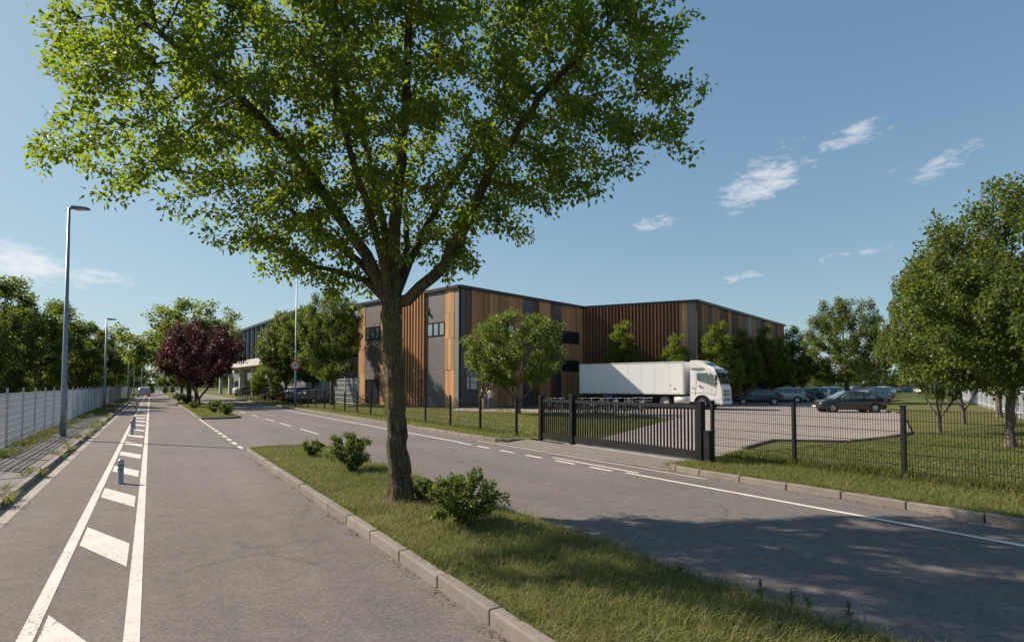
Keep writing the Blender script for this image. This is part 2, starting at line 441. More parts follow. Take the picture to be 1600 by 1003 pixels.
def paint(name, col, metal=.35):
    m = NT(name); return m.set(m.mix(m.noise(3, 3), tuple(x * .93 for x in col), tuple(min(1, x * 1.07) for x in col)), .32, metal, coat=.8)
CARC = {'charcoal': (.030, .029, .030), 'teal': (.06, .085, .085), 'black': (.014, .014, .017), 'white': (.68, .68, .67), 'blue': (.02, .06, .22),
        'silver': (.38, .40, .41), 'red': (.22, .03, .028), 'navy': (.02, .03, .06), 'grey': (.13, .14, .15), 'steel': (.10, .16, .22), 'bordeaux': (.10, .03, .035)}
for k, c in CARC.items(): M['car_' + k] = paint('car_paint_' + k, c)

# ------------------------------------------------------------------ numpy meshes (leaves, blades, branches)
def np_mesh(name, V, F, rnd=None, mat=None, smooth=False):
    me = bpy.data.meshes.new(name)
    V = np.asarray(V, np.float32); F = np.asarray(F, np.int32); k = F.shape[1]
    me.vertices.add(len(V)); me.vertices.foreach_set('co', V.ravel())
    me.loops.add(F.size); me.loops.foreach_set('vertex_index', F.ravel())
    me.polygons.add(len(F)); me.polygons.foreach_set('loop_start', np.arange(0, F.size, k, dtype=np.int32))
    if rnd is not None:
        at = me.attributes.new('rnd', 'FLOAT', 'POINT'); at.data.foreach_set('value', np.asarray(rnd, np.float32))
    me.update(calc_edges=True)
    if smooth: me.shade_smooth()
    if mat is not None: me.materials.append(mat)
    return me
def unit(a): return a / np.maximum(np.linalg.norm(a, axis=1, keepdims=True), 1e-9)

def leaf_mesh(name, C, D, N, L, W, rnd, mat, fine=False, curl=.12):
    D = unit(D); S = unit(np.cross(D, N)); N = np.cross(S, D)
    L = L[:, None]; W = W[:, None]; n = len(C)
    if fine:
        P = [C, C + D * L * .32 + S * W * .46 + N * W * .16, C + D * L * .68 + S * W * .38 + N * W * .10 - N * L * curl * .4, C + D * L - N * L * curl,
             C + D * L * .68 - S * W * .38 + N * W * .10 - N * L * curl * .4, C + D * L * .32 - S * W * .46 + N * W * .16]
        V = np.stack(P, 1).reshape(-1, 3); b = np.arange(n)[:, None] * 6
        F = np.concatenate([b + np.array([[0, 1, 2, 3]]), b + np.array([[0, 3, 4, 5]])], 0); k = 6
    else:
        P = [C, C + D * L * .5 + S * W * .5 + N * W * .12, C + D * L - N * L * curl, C + D * L * .5 - S * W * .5 + N * W * .12]
        V = np.stack(P, 1).reshape(-1, 3); F = np.arange(n)[:, None] * 4 + np.array([[0, 1, 2, 3]]); k = 4
    return np_mesh(name, V, F, np.repeat(rnd, k), mat)

def grow(rng, paths, attr, step, kill, iters=140, reach=1e9):
    """space colonisation: paths = list of (points, parent_path, parent_index, growable)"""
    pos, par, ok, first = [], [], [], []
    for pts, pp, pi, g in paths:
        idx = []
        for i, p in enumerate(pts):
            par.append((first[pp][pi] if pp is not None else -1) if i == 0 else len(pos) - 1)
            idx.append(len(pos)); pos.append(p); ok.append(g)
        first.append(idx)
    pos = [np.array(p, float) for p in pos]
    P = np.array(pos); ok = np.array(ok)
    A = attr.copy(); gi = np.where(ok)[0]
    d = np.linalg.norm(A[:, None] - P[gi][None], axis=2); near = gi[d.argmin(1)]; nd = d.min(1)
    allp = list(pos); par = list(par); tried = {}
    for it in range(iters):
        act = nd < reach
        if not act.any(): break
        src = np.unique(near[act]); new = []
        for s in src:
            v = unit(A[act & (near == s)] - allp[s]).sum(0) + rng.normal(0, .25, 3)
            l = np.linalg.norm(v)
            if l < 1e-6: continue
            c = tried.get(s, 0)
            if c >= 3: continue
            tried[s] = c + 1
            new.append((s, allp[s] + v / l * step))
        if not new: break
        k0 = len(allp)
        for s, p in new: allp.append(p); par.append(s)
        Q = np.array([p for _, p in new])
        d = np.linalg.norm(A[:, None] - Q[None], axis=2); m = d.min(1); am = d.argmin(1)
        better = m < nd; near[better] = k0 + am[better]; nd[better] = m[better]
        keep = nd > kill; A, near, nd = A[keep], near[keep], nd[keep]
        if len(A) == 0: break
    return np.array(allp), np.array(par)

def branch_radii(pos, par, tip, base):
    n = len(pos); kids = [[] for _ in range(n)]
    for i, p in enumerate(par):
        if p >= 0: kids[p].append(i)
    cnt = np.zeros(n)
    for i in range(n - 1, -1, -1):
        cnt[i] += 0 if kids[i] else 1
        if par[i] >= 0: cnt[par[i]] += cnt[i]
    # parents always precede children
    e = math.log(max(2, cnt[0])) / math.log(base / tip)
    r = tip * cnt ** (1 / e)
    return r, kids, cnt

def branch_mesh(name, pos, par, r, kids, cnt, mat, rng, flare=0.0, sides=10, minr=0.0, rough=.06):
    V, F = [], []; nv = 0
    heads = [(0, -1)]
    while heads:
        h, pr = heads.pop()
        chain = [h] if pr < 0 else [pr, h]
        c = h
        while kids[c]:
            ks = sorted(kids[c], key=lambda k: -cnt[k])
            for k in ks[1:]: heads.append((k, c))
            c = ks[0]; chain.append(c)
        rr = r[chain].copy()
        if pr >= 0: rr[0] = min(rr[0], rr[1] * 1.15)
        if rr.max() < minr: continue
        big = rr.max(); ns = sides if big > .10 else 6 if big > .03 else 4 if big > .012 else 3
        P = pos[chain]
        T = np.gradient(P, axis=0) if len(P) > 1 else np.array([[0, 0, 1.]])
        T = unit(T); ref = np.where(np.abs(T[:, 2:3]) > .9, np.array([[0, 1., 0]]), np.array([[0, 0, 1.]]))
        ref = np.repeat(ref[:1], len(T), 0) if True else ref
        X = unit(np.cross(T, ref)); Y = np.cross(X, T)
        an = 2 * np.pi * np.arange(ns) / ns
        nz = rng.normal(0, 1, (len(chain), ns))
        if ns > 12:
            for _ in range(3): nz = (nz + np.roll(nz, 1, 1) + np.roll(nz, -1, 1) + np.roll(nz, 1, 0) + np.roll(nz, -1, 0)) / 3.6
            nz = nz * .9 + .6 * rng.normal(0, 1, (1, ns))
        rad_ = rr[:, None] * (1 + nz * rough * (big > .05))
        if flare and pr < 0:
            z = P[:, 2] - P[0, 2]
            rad_ = rad_ * (1 + flare * np.exp(-z / .22)[:, None] * (1 + .5 * np.cos(5 * an)[None]))
        ring = P[:, None] + X[:, None] * (np.cos(an)[None, :, None] * rad_[..., None]) + Y[:, None] * (np.sin(an)[None, :, None] * rad_[..., None])
        V.append(ring.reshape(-1, 3)); m = len(chain)
        i = np.arange(m - 1)[:, None] * ns; j = np.arange(ns)[None]
        f = np.stack([i + j, i + (j + 1) % ns, i + ns + (j + 1) % ns, i + ns + j], -1).reshape(-1, 4) + nv
        F.append(f); nv += m * ns
    return np_mesh(name, np.concatenate(V), np.concatenate(F), None, mat, True)

def crown_leaves(name, rng, pos, par, r, thr, count, spread, L, wr, mat, centre, fine=False, up=.7, out=.5, droop=.25):
    cand = np.where(r < thr)[0]; cand = cand[cand > 3]
    w = np.where(r[cand] < thr * .6, 1.5, 1.0); w /= w.sum()
    pick = rng.choice(cand, count, p=w)
    pp = pos[par[pick]]; f = rng.random((count, 1))
    base = pos[pick] * f + pp * (1 - f)
    off = rng.normal(0, 1, (count, 3)); off = unit(off) * (rng.random((count, 1)) ** .6) * spread
    C = base + off
    o = unit(C - centre)
    D = unit(off) * .8 + o * out + rng.normal(0, .45, (count, 3)); D[:, 2] -= droop
    N = rng.normal(0, .65, (count, 3)) + o * .45; N[:, 2] += up
    Ls = L * rng.uniform(.55, 1.3, count); rnd = np.clip(rng.normal(.42, .30, count), 0, 1)
    return leaf_mesh(name, C, D, N, Ls, Ls * wr * rng.uniform(.8, 1.2, count), rnd, mat, fine)

def ellip_points(rng, n, c, rr, low=None):
    P = []
    while len(P) < n:
        q = rng.uniform(-1, 1, 3)
        if (q ** 2).sum() <= 1: P.append(q)
    return np.array(c) + np.array(P) * np.array(rr)

TREE = {}
def tree_proto(key, seed, height, clear, crx, crz, shape, n_attr, n_leaf, L, leafmat, bark, base_r, stems=1, spread=.3, lump=.25, loose=.08):
    rng = np.random.default_rng(seed); cz = clear + (height - clear) * .5; rz = (height - clear) / 2
    q = []
    while len(q) < n_attr:
        u = rng.uniform(-1, 1, 3); rr = math.hypot(u[0], u[1])
        if shape == 'cone': lim = (1 - max(0, u[2] * .5 + .5)) ** .55 * min(1, (u[2] + 1.05) * 3.2) + .06
        elif shape == 'egg': lim = math.sqrt(max(0, 1 - u[2] ** 2)) * (1 - .28 * u[2])
        else: lim = math.sqrt(max(0, 1 - u[2] ** 2))
        a = math.atan2(u[1], u[0])
        lim *= 1 + .18 * math.sin(3 * a + seed + 2.2 * u[2]) + .13 * math.sin(7 * a + 5 * u[2] + seed)
        if rr <= lim and (rr > lim * .35 or rng.random() < .45): q.append((u[0] * crx, u[1] * crx, cz + u[2] * rz))
    A = np.array(q)
    cs = A[rng.choice(len(A), max(16, int(n_attr * .034)), replace=False)]
    dl = np.linalg.norm((A[:, None] - cs[None]) / np.array([1, 1, .8]), axis=2).min(1)
    A = A[(dl < crx * (.36 if shape == 'cone' else lump)) | (rng.random(len(A)) < (.5 if shape == 'cone' else loose))]
    paths = []
    top = clear + (height - clear) * (.75 if shape == 'cone' else .3)
    if stems == 1:
        k = 14; zz = np.linspace(0, top, k); wob = np.cumsum(rng.normal(0, .03, (k, 2)), 0)
        tr = np.stack([wob[:, 0], wob[:, 1], zz], 1)
        i0 = max(2, int(k * clear / top * .9))
        paths.append((tr[:i0], None, 0, False)); paths.append((tr[i0:], 0, i0 - 1, True))
    else:
        zz = np.linspace(0, clear * .35, 4); tr = np.stack([zz * 0, zz * 0, zz], 1); paths.append((tr, None, 0, False))
        for s in range(stems):
            a = 2 * math.pi * s / stems + rng.uniform(-.4, .4); k = 8; f = np.linspace(.1, 1, k)
            px = np.stack([np.cos(a) * f * crx * .36, np.sin(a) * f * crx * .36, clear * .35 + f * (clear * .9)], 1) + np.cumsum(rng.normal(0, .015, (k, 3)), 0)
            paths.append((px[:5], 0, 3, False)); paths.append((px[5:], len(paths) - 1, 4, True))
    step = max(.16, height / 38)
    pos, par = grow(rng, paths, A, step, step * 1.7)
    r, kids, cnt = branch_radii(pos, par, .009, base_r)
    bm_ = branch_mesh('trunk', pos, par, r, kids, cnt, M[bark], rng, .35, 9, .011)
    lm = crown_leaves('crown', rng, pos, par, r, .032, n_leaf, spread, L, .62, M[leafmat], np.array([0, 0, cz]))
    TREE[key] = (bm_, lm)
def plant(key, loc, label, cat='tree', group=None, sc=1.0, rz=None, name='broadleaf_tree', sz=None, crown_mat=None):
    o = empty(name, loc, rz if rz is not None else random.uniform(0, 6.28), label, cat, group)
    o.scale = (sc, sc, sz if sz else sc)
    b, l = TREE[key]
    put('trunk', b, None, o); put('crown', l, None, o, kind='stuff')
    return o

# ------------------------------------------------------------------ ground
def strip(t0, t1, s0, s1):                                  # rectangle in road coordinates
    return [R(s0, t0), R(s0, t1), R(s1, t1), R(s1, t0)]
g = MB().sheet([(-3000, -3000), (3000, -3000), (3000, 3000), (-3000, 3000)], -.06)
struct('ground', g, M['field'])
T_LK, T_IL, T_IR, T_EL, T_RK = -1.95, 2.46, 4.65, 9.15, 10.2
road = struct('road', MB().sheet(strip(T_LK - .1, T_RK + .25, -25, 230), 0.0), M['asphalt'])
struct('cross_road', MB().sheet(strip(-60, 120, 230, 238), 0.004), M['asphalt'])
ZL = .10                                                   # lawns, yard and verges lie this high
# lawn right of the road, left open at the gateway
GS0, GS1 = 9.25, 16.1
lawn_near = [R(-20, T_RK + .15), R(GS0 - .6, T_RK + .15), R(GS0, T_RK + .55), R(GS0, 11.5), R(GS0 + .1, 80), R(-20, 80)]
lawn = struct('lawn', MB().sheet(lawn_near, ZL).sheet([R(GS1, 11.5), R(GS1, T_RK + .55), R(GS1 + .5, T_RK + .15), R(220, T_RK + .15), R(220, 90), R(GS0 + .1, 90), R(GS0 + .1, 11.5)], ZL), M['turf'])
apron = MB().add([R(GS0, T_RK - .02, .004), R(GS1, T_RK - .02, .004), R(GS1, 11.2, ZL + .004), R(GS0, 11.2, ZL + .004)], [(0, 1, 2, 3)])
apron.add([R(GS0 - .55, T_RK - .02, .005), R(GS0, T_RK - .02, .005), R(GS0, T_RK + .6, .05)], [(0, 1, 2)])
struct('driveway_apron', apron, M['apron'])
YZ = ZL + .004
def gy(px, py): return G(px, py, YZ)
yard_poly = [R(GS0 + .05, 11.2), R(GS0 + .05, 12.7), gy(1162, 701), gy(1206, 689), gy(1324, 691), gy(1378, 685), gy(1421, 678), gy(1409, 649), gy(1377, 640.5), gy(1396, 615.5), gy(1402, 611.5), gy(1600, 611.5), gy(1600, 607.5), gy(1215, 607.5), gy(1150, 616), gy(1140, 624),
             gy(1000, 631), gy(935, 636), gy(930, 645), gy(1052, 655), R(GS1 - 2.0, 12.2), R(GS1 - 2.0, 11.2)]
yard = struct('yard', MB().sheet([(p.x, p.y) for p in yard_poly], YZ), M['yard'])
# edging kerb around the yard
edge = MB()
for i in list(range(2, 9)) + [17, 18]:
    a, b = Vector(yard_poly[i]), Vector(yard_poly[i + 1])
    edge.bar((a.x, a.y, ZL + .03), (b.x, b.y, ZL + .03), .13, .10)
struct('yard_edging', edge, M['kerb'])
struct('footpath', MB().sheet([gy(700, 641.5), gy(790, 643), gy(935, 645.5), gy(935, 641), gy(720, 636)], YZ + .004), M['gutter'])
# left: pavement body, paving slabs, yard behind the fence
struct('pavement', MB().prism(strip(-3.75, T_LK - .14, -10, 200), -.05, .085), M['field'])
struct('left_yard', MB().sheet(strip(-34, -3.78, -10, 200), .07), M['yard'])
struct('gutter', MB().sheet(strip(T_LK, T_LK + .24, -10, 120), .004), M['gutter'])

# kerbs: every near stone is its own piece
km = MB().box((0, 0, 0), (.982, .125, .26)).mesh('kerb_stone'); bevel(km, .018, 2); km.materials.append(M['kerb'])
def kerb_line(root, s0, s1, t, top=.13, n_far=None):
    s = s0
    while s < s1:
        o = put('kerb_stone', km, None, root, R(s + .5, t, top - .13 + random.uniform(-.006, .006)) - wloc(root), RANG + random.uniform(-.006, .006)); s += 1.0
def kerb_pts(root, pts, top=.13):
    acc = []
    for a, b in zip(pts[:-1], pts[1:]):
        L_ = (b - a).length; n = max(1, round(L_ / .8)); d = (b - a) / n
        for i in range(n):
            c = a + d * (i + .5)
            o = put('kerb_stone', km, None, root, Vector((c.x, c.y, top - .13)) - wloc(root), math.atan2(d.y, d.x)); o.scale.x = d.length / 1.0
def far_kerb(root, s0, s1, t, top=.13):
    part('far_kerb_run', MB().prism(strip(t - .075, t + .075, s0, s1), top - .26, top), M['kerb'], root)
k1 = empty('kerb', R(10, T_LK - .07), kind='structure')
kerb_line(k1, 5, 48, T_LK - .07); far_kerb(k1, 48, 200, T_LK - .07)
k2 = empty('kerb', R(20, T_RK + .07), kind='structure')
kerb_line(k2, -4, GS0 - 1.25, T_RK + .07); kerb_pts(k2, [R(GS0 - 1.25, T_RK + .07), R(GS0 - .55, T_RK + .12), R(GS0 - .12, T_RK + .42), R(GS0, T_RK + .95)])
kerb_pts(k2, [R(GS1 + .03, T_RK + .95), R(GS1 + .15, T_RK + .42), R(GS1 + .6, T_RK + .12), R(GS1 + 1.3, T_RK + .07)])
kerb_line(k2, GS1 + 1.3, 48, T_RK + .07); far_kerb(k2, 48.4, 200, T_RK + .07)
# flush dropped kerb across the gateway
part('dropped_kerb', MB().prism(strip(T_RK - .02, T_RK + .12, GS0 - .4, GS1 + .4), -.1, .018), M['kerb'], k2)
# two planted islands between the carriageways
def island(s0, s1, near_end, far_s):
    pts = [R(s0, T_IL + .1), R(s0, T_IR - .1), R(s1 - .5, T_IR - .1), R(s1 - .12, T_IR - .5), R(s1 - .1, T_IL + .5), R(s1 - .1, T_IL + .1)]
    o = struct('median_island', MB().prism([(p.x, p.y) for p in pts], -.05, .105), M['turf'])
    k = empty('kerb', R(s0, T_IL), kind='structure')
    return o, k
is1, kk1 = island(-6, 18.6, True, 0)
kerb_line(kk1, -4, 18, T_IL); kerb_pts(kk1, [R(18, T_IL), R(18.55, T_IL + .12), R(18.62, T_IL + .6), R(18.5, T_IR - .6), R(18.1, T_IR - .1), R(17, T_IR)], .125)
kerb_line(kk1, -4, 17, T_IR, .085)
pts = [R(37.3, T_IL + .2), R(36.9, T_IL + .8), R(37.0, T_IR - .6), R(37.6, T_IR - .1), R(185, T_IR - .1), R(185, T_IL + .1), R(38, T_IL + .1)]
struct('median_island', MB().prism([(p.x, p.y) for p in pts], -.05, .105), M['turf'])
kk2 = empty('kerb', R(38, T_IL), kind='structure')
kerb_pts(kk2, [R(38, T_IL), R(37.2, T_IL + .15), R(36.85, T_IL + .7), R(36.9, T_IR - .6), R(37.5, T_IR - .08), R(38, T_IR)])
kerb_line(kk2, 38, 54, T_IL); kerb_line(kk2, 38, 54, T_IR); far_kerb(kk2, 54, 185, T_IL); far_kerb(kk2, 54, 185, T_IR)

# paving slabs of the left pavement
sm_ = MB().box((0, 0, 0), (.785, .49, .05)).mesh('paving_slab'); bevel(sm_, .006, 1); sm_.materials.append(M['slab'])
pv = empty('pavement_slabs', R(20, -2.6), kind='structure')
for i in range(42):
    for j in range(3):
        put('paving_slab', sm_, None, pv, R(9 + i * .8 + (j % 2) * .4, T_LK - .40 - j * .5, .088 + random.uniform(-.005, .005)) - wloc(pv), RANG + random.uniform(-.004, .004))

# road markings: paint sheets on the road
def mark(pts):
    part('road_marking', MB().add([(p.x, p.y, .005) for p in pts], [tuple(range(len(pts)))]), M['paint'], road)
def mstrip(t0, t1, s0, s1): mark(strip(t0, t1, s0, s1))
mstrip(-.14, -.03, 2.5, 180); mstrip(-.84, -.73, 2.5, 180)
for k in range(26):
    s = 2.72 + 3.56 * k                                     # far-left corner of each slanted bar
    mark([R(s - 1.06, -.70), R(s, -.70), R(s - 1.3, -.18), R(s - 2.36, -.18)])
for s in np.arange(19.2, 37, 1.55): mstrip(T_IL - .06, T_IL + .07, s, s + .95)
for s, L_ in ((14.3, .9), (19.6, .9), (23.4, 3.2), (28.6, 2.6), (33, 2.6), (38, 3), (44, 3), (50, 3), (56, 3), (64, 3), (72, 3)): mstrip(5.75, 5.85, s, s + L_)
mstrip(T_EL - .06, T_EL + .06, -12, 9.2); mstrip(T_EL - .06, T_EL + .06, 17.2, 170)
for s in (9.55, 10.9, 12.3, 13.7, 15.1, 16.3): mstrip(T_EL - .16, T_EL - .03, s, s + .78)
mstrip(T_EL + .16, T_EL + .26, 9.0, 12.2)
mstrip(T_RK - .28, T_RK - .22, 7.6, 17.5)

# ------------------------------------------------------------------ timber building
BZ = ZL
def bpt(px, py_top, h):                                     # plan point whose roof edge (height h) is seen at px, py
    d = pray(px, py_top); k = (h - CAMH) / d.z; return Vector((d.x * k, d.y * k, 0))
BH = 10.3
A_ = bpt(718, 448, BH); E_ = bpt(560, 477, BH); B_ = bpt(911, 481, BH); C_ = bpt(1088, 470.5, BH); D_ = bpt(1225, 509, BH)
dAE = (E_ - A_).normalized(); dAB = (B_ - A_).normalized(); dCD = (D_ - C_).normalized()
E2 = E_ + dAB * 34; D2 = D_ - Vector((dCD.y, -dCD.x, 0)) * 40
bld = empty('timber_clad_building', (A_ + B_) / 2, 0, 'large flat-roofed building clad in brown timber and dark panels behind the lawn', 'building')
foot = [(p.x, p.y) for p in (A_, B_, C_, D_, D2, E2, E_)]
part('wall', MB().prism(foot, BZ - .3, BH - .1), M['wall_dark'], bld)
cop = MB()
for a, b in ((E_, A_), (A_, B_), (B_, C_), (C_, D_), (D_, D2), (E2, E_)):
    d = (b - a).normalized(); nn = Vector((d.y, -d.x, 0))
    cop.bar(a + Vector((0, 0, BH + .02)) + nn * .05 - d * .08, b + Vector((0, 0, BH + .02)) + nn * .05 + d * .08, .42, .26)
part('roof_coping', cop, M['coping'], bld)
class Face:
    def __init__(self, a, b):
        self.a, self.d, self.L = a, (b - a).normalized(), (b - a).length
        self.n = Vector((self.d.y, -self.d.x, 0))
        if self.n.dot(-a) < 0: self.n = -self.n
    def uz(self, px, py):
        d = pray(px, py); o = Vector((0, 0, CAMH)); k = (self.a - o).dot(self.n) / d.dot(self.n); p = o + d * k
        return (p - self.a).dot(self.d), p.z
    def u(self, px): return self.uz(px, HOR)[0]
    def p(self, u, z, off=0.0): return self.a + self.d * u + self.n * off + Vector((0, 0, z))
    def blk(self, mb, u0, u1, z0, z1, o0, o1):
        return mb.hexa([self.p(u0, z0, o0), self.p(u1, z0, o0), self.p(u1, z0, o1), self.p(u0, z0, o1), self.p(u0, z1, o0), self.p(u1, z1, o0), self.p(u1, z1, o1), self.p(u0, z1, o1)])
def cladding(F_, u0, u1, z0, z1, mat, bw=None, off=.02, th=.06, name='cladding_panel'):
    u0, u1 = min(u0, u1), max(u0, u1); mb = MB()
    if bw:
        n = max(1, round((u1 - u0) / bw)); w = (u1 - u0) / n
        for i in range(n):
            F_.blk(mb, u0 + i * w + .006, u0 + (i + 1) * w - .006, z0, z1, off, off + th + random.choice((0, .012, .02, .03)))
    else:
        n = 1; F_.blk(mb, u0 + .012, u1 - .012, z0, z1, off, off + th)
    o = part(name, mb, M[mat], bld)
    at = o.data.attributes.new('rnd', 'FLOAT', 'POINT'); vals = []
    for i in range(n):
        v = random.random(); vals += [v] * 8
    at.data.foreach_set('value', vals[:len(o.data.vertices)])
    return o
def windows(F_, u0, u1, z0, z1, n, glass='glass', off=.09, parent=None):
    u0, u1 = min(u0, u1), max(u0, u1); w = (u1 - u0) / n
    root = parent or bld
    for i in range(n):
        a, b = u0 + i * w, u0 + (i + 1) * w; fr = MB(); t = .06
        F_.blk(fr, a, a + t, z0, z1, .0, off + .05); F_.blk(fr, b - t, b, z0, z1, .0, off + .05)
        F_.blk(fr, a + t, b - t, z0, z0 + t, .0, off + .048); F_.blk(fr, a + t, b - t, z1 - t, z1, .0, off + .048)
        f = part('window', fr, M['coping'], root)
        part('pane', F_.blk(MB(), a + t, b - t, z0 + t, z1 - t, .0, off), M[glass], f)
TOP = BH - .12
# face A-E (towards the road on the left, in the sun)
FE = Face(A_, E_)
def ue(px): return FE.u(px)
def zrow(F_, px, py): return F_.uz(px, py)[1]
def split_rows(F_, u0, u1, mat, rows, bw=None):
    zs = [BZ] + rows + [TOP]
    for z0, z1 in zip(zs[:-1], zs[1:]): cladding(F_, u0, u1, z0 + .015, z1, mat, bw)
cuts = [3.3, 6.0, 8.1]
split_rows(FE, ue(717.6), ue(710.6), 'fibre_light', cuts)
split_rows(FE, ue(710.4), ue(696.3), 'wood_light', cuts, .42)
wz0, wz1 = zrow(FE, 681, 525), zrow(FE, 681, 504)
ua, ub = ue(696), ue(667.4)
for z0, z1 in ((BZ, 3.4), (3.4, wz0), (wz1, TOP)): cladding(FE, ua, ub, z0 + .015, z1, 'fibre')
windows(FE, ue(695.6), ue(668.2), wz0, wz1, 3, 'paleglass')
lampb = MB(); up_, zp_ = FE.uz(671.5, 490)
FE.blk(lampb, up_ - .07, up_ + .07, zp_ - .12, zp_ + .12, .08, .30); FE.blk(lampb, up_ - .03, up_ + .03, zp_ + .1, zp_ + .5, .08, .14)
part('wall_lamp', lampb, M['plastic'], bld)
# open slat screen
sl0, sl1 = ue(667), ue(606)
cladding(FE, sl0, sl1, BZ, TOP, 'wood_dark', .6, off=.0, th=.03)
n_sl = 14
for i in range(n_sl):
    u = sl0 + (sl1 - sl0) * (i + .5) / n_sl; w = .13 + random.uniform(-.02, .02)
    cladding(FE, u - w / 2, u + w / 2, BZ + .05, TOP, 'wood_light' if random.random() < .75 else 'wood_mid', None, .16, .13, 'screen_slat')
for z in (2.6, 5.2, 7.8):
    part('screen_rail', FE.blk(MB(), sl0, sl1, z, z + .06, .09, .155), M['wood_mid'], bld)
cladding(FE, ue(605.5), ue(595), BZ, TOP, 'wood_light', .4)
wz0, wz1 = zrow(FE, 583, 531), zrow(FE, 583, 511)
ua, ub = ue(594.6), ue(571.5)
for z0, z1 in ((BZ, 3.4), (3.4, wz0), (wz1, TOP)): cladding(FE, ua, ub, z0 + .015, z1, 'fibre')
windows(FE, ue(594), ue(572), wz0, wz1, 3, 'tealglass')
windows(FE, ue(592), ue(573), BZ + .2, 2.6, 2, off=.12)
split_rows(FE, ue(571.2), ue(561.2), 'wood_light', cuts, .45)
cladding(FE, ue(561), ue(560.05), BZ, TOP, 'navy')
# face A-B (shaded long side)
FB = Face(A_, B_)
def ub_(z): return FB.u(540 + z / 3.81)
seg = [(682, 709, 'navy', 0), (709, 747, 'wood_dark', .2), (747, 800, 'wood_mid', .3), (800, 850, 'wood_brown', .15), (850, 905, 'wood_mid', .17), (905, 962, 'wood_brown', .17), (962, 1050, 'wood_mid', .17), (1050, 1113, 'navy', 0), (1113, 1150, 'wood_dark', .2),
       (1150, 1218, 'wood_mid', .3), (1218, 1244, 'wood_dark', .2), (1244, 1280, 'navy', 0), (1280, 1362, 'wood_mid', .22), (1362, 1413, 'wood_mid', .25)]
def zz(F_, zx, zy): return F_.uz(540 + zx / 3.81, 430 + zy / 3.81)[1]
upz = (zz(FB, 960, 377), zz(FB, 960, 292)); upz2 = (zz(FB, 1335, 408), zz(FB, 1335, 336)); lwz = (zz(FB, 1335, 573), zz(FB, 1335, 507)); dz = zz(FB, 748, 540)
wins = [(917, 1000, upz, 2), (1150, 1215, upz, 2), (1283, 1386, upz2, 5), (1283, 1386, lwz, 4), (714, 784, (BZ + .05, dz), 1)]
def cut_clad(F_, u0, u1, mat, bw, holes):
    hs = sorted([h for h in holes if h[0] < u1 - .02 and h[1] > u0 + .02], key=lambda h: h[0])
    xs = sorted({u0, u1, *[min(max(h[0], u0), u1) for h in hs], *[min(max(h[1], u0), u1) for h in hs]})
    for a, b in zip(xs[:-1], xs[1:]):
        if b - a < .03: continue
        zs = [(BZ, TOP)]
        for h in hs:
            if h[0] < (a + b) / 2 < h[1]:
                nz = []
                for z0, z1 in zs:
                    if h[2] > z0: nz.append((z0, min(z1, h[2])))
                    if h[3] < z1: nz.append((max(z0, h[3]), z1))
                zs = [q for q in nz if q[1] - q[0] > .05]
        for z0, z1 in zs: cladding(F_, a, b, z0, z1, mat, bw or None)
holes = [(ub_(a), ub_(b), z[0], z[1]) for a, b, z, n in wins]
for a, b, m_, bw in seg: cut_clad(FB, ub_(a), ub_(b), m_, bw, holes)
for i, (a, b, z, n) in enumerate(wins[:4]): windows(FB, ub_(a), ub_(b), z[0], z[1], n, 'paleglass' if i == 0 else 'glass')
# entrance: pale glazed screen above a dark lower panel
u0, u1 = ub_(714), ub_(784); zd = zz(FB, 748, 682)
part('entrance_panel', FB.blk(MB(), u0, u1, dz - .95, dz, .0, .07), M['fibre_light'], bld)
mid = (u0 + u1) / 2
for a, b in ((u0, mid - .25), (mid - .25, u1)):
    fr = MB(); t = .05
    FB.blk(fr, a, a + t, zd, dz - .95, 0, .12); FB.blk(fr, b - t, b, zd, dz - .95, 0, .12); FB.blk(fr, a + t, b - t, zd, zd + t, 0, .118); FB.blk(fr, a + t, b - t, zd + .62, zd + .66, 0, .118)
    f = part('entrance_window', fr, M['coping'], bld)
    part('blind', FB.blk(MB(), a + t, b - t, zd + t, dz - .97, 0, .06), M['plaster'], f)
part('entrance_plinth', FB.blk(MB(), u0, u1, BZ, zd - .01, 0, .08), M['navy'], bld)
# recessed face B-C with a red-brown slat screen
FC = Face(B_, C_)
ue1 = FC.u(1062.5)
cladding(FC, .05, ue1, BZ, TOP, 'wood_dark', .6, off=.0, th=.04)
n_sl = 28
for i in range(n_sl):
    u = .1 + (ue1 - .15) * (i + .5) / n_sl
    cladding(FC, u - .075, u + .075, BZ + .05, TOP, 'wood_red', None, .12, .16, 'screen_slat')
cladding(FC, ue1, FC.u(1076), BZ, TOP, 'wood_light', .28)
cladding(FC, FC.u(1076.3), FC.L - .02, BZ, TOP, 'fibre_light')
# far long side C-D
FD = Face(C_, D_)
tones = ['wood_dark', 'wood_brown', 'wood_dark', 'wood_brown', 'wood_dark', 'wood_mid', 'wood_dark', 'wood_brown', 'wood_brown', 'navy', 'wood_mid', 'wood_brown', 'wood_dark', 'wood_mid', 'wood_brown', 'wood_dark', 'wood_brown', 'wood_mid']
xs = [1088.5, 1097.5, 1106.5, 1113, 1125, 1138, 1143, 1155, 1157, 1168, 1174, 1182, 1189, 1196, 1203, 1210, 1216, 1221, 1224.6]
for i in range(18): cladding(FD, FD.u(xs[i]), FD.u(xs[i + 1]), BZ, TOP, tones[i], .3)
windows(FD, FD.u(1138), FD.u(1152), zrow(FD, 1145, 562), zrow(FD, 1145, 545), 3, off=.14)

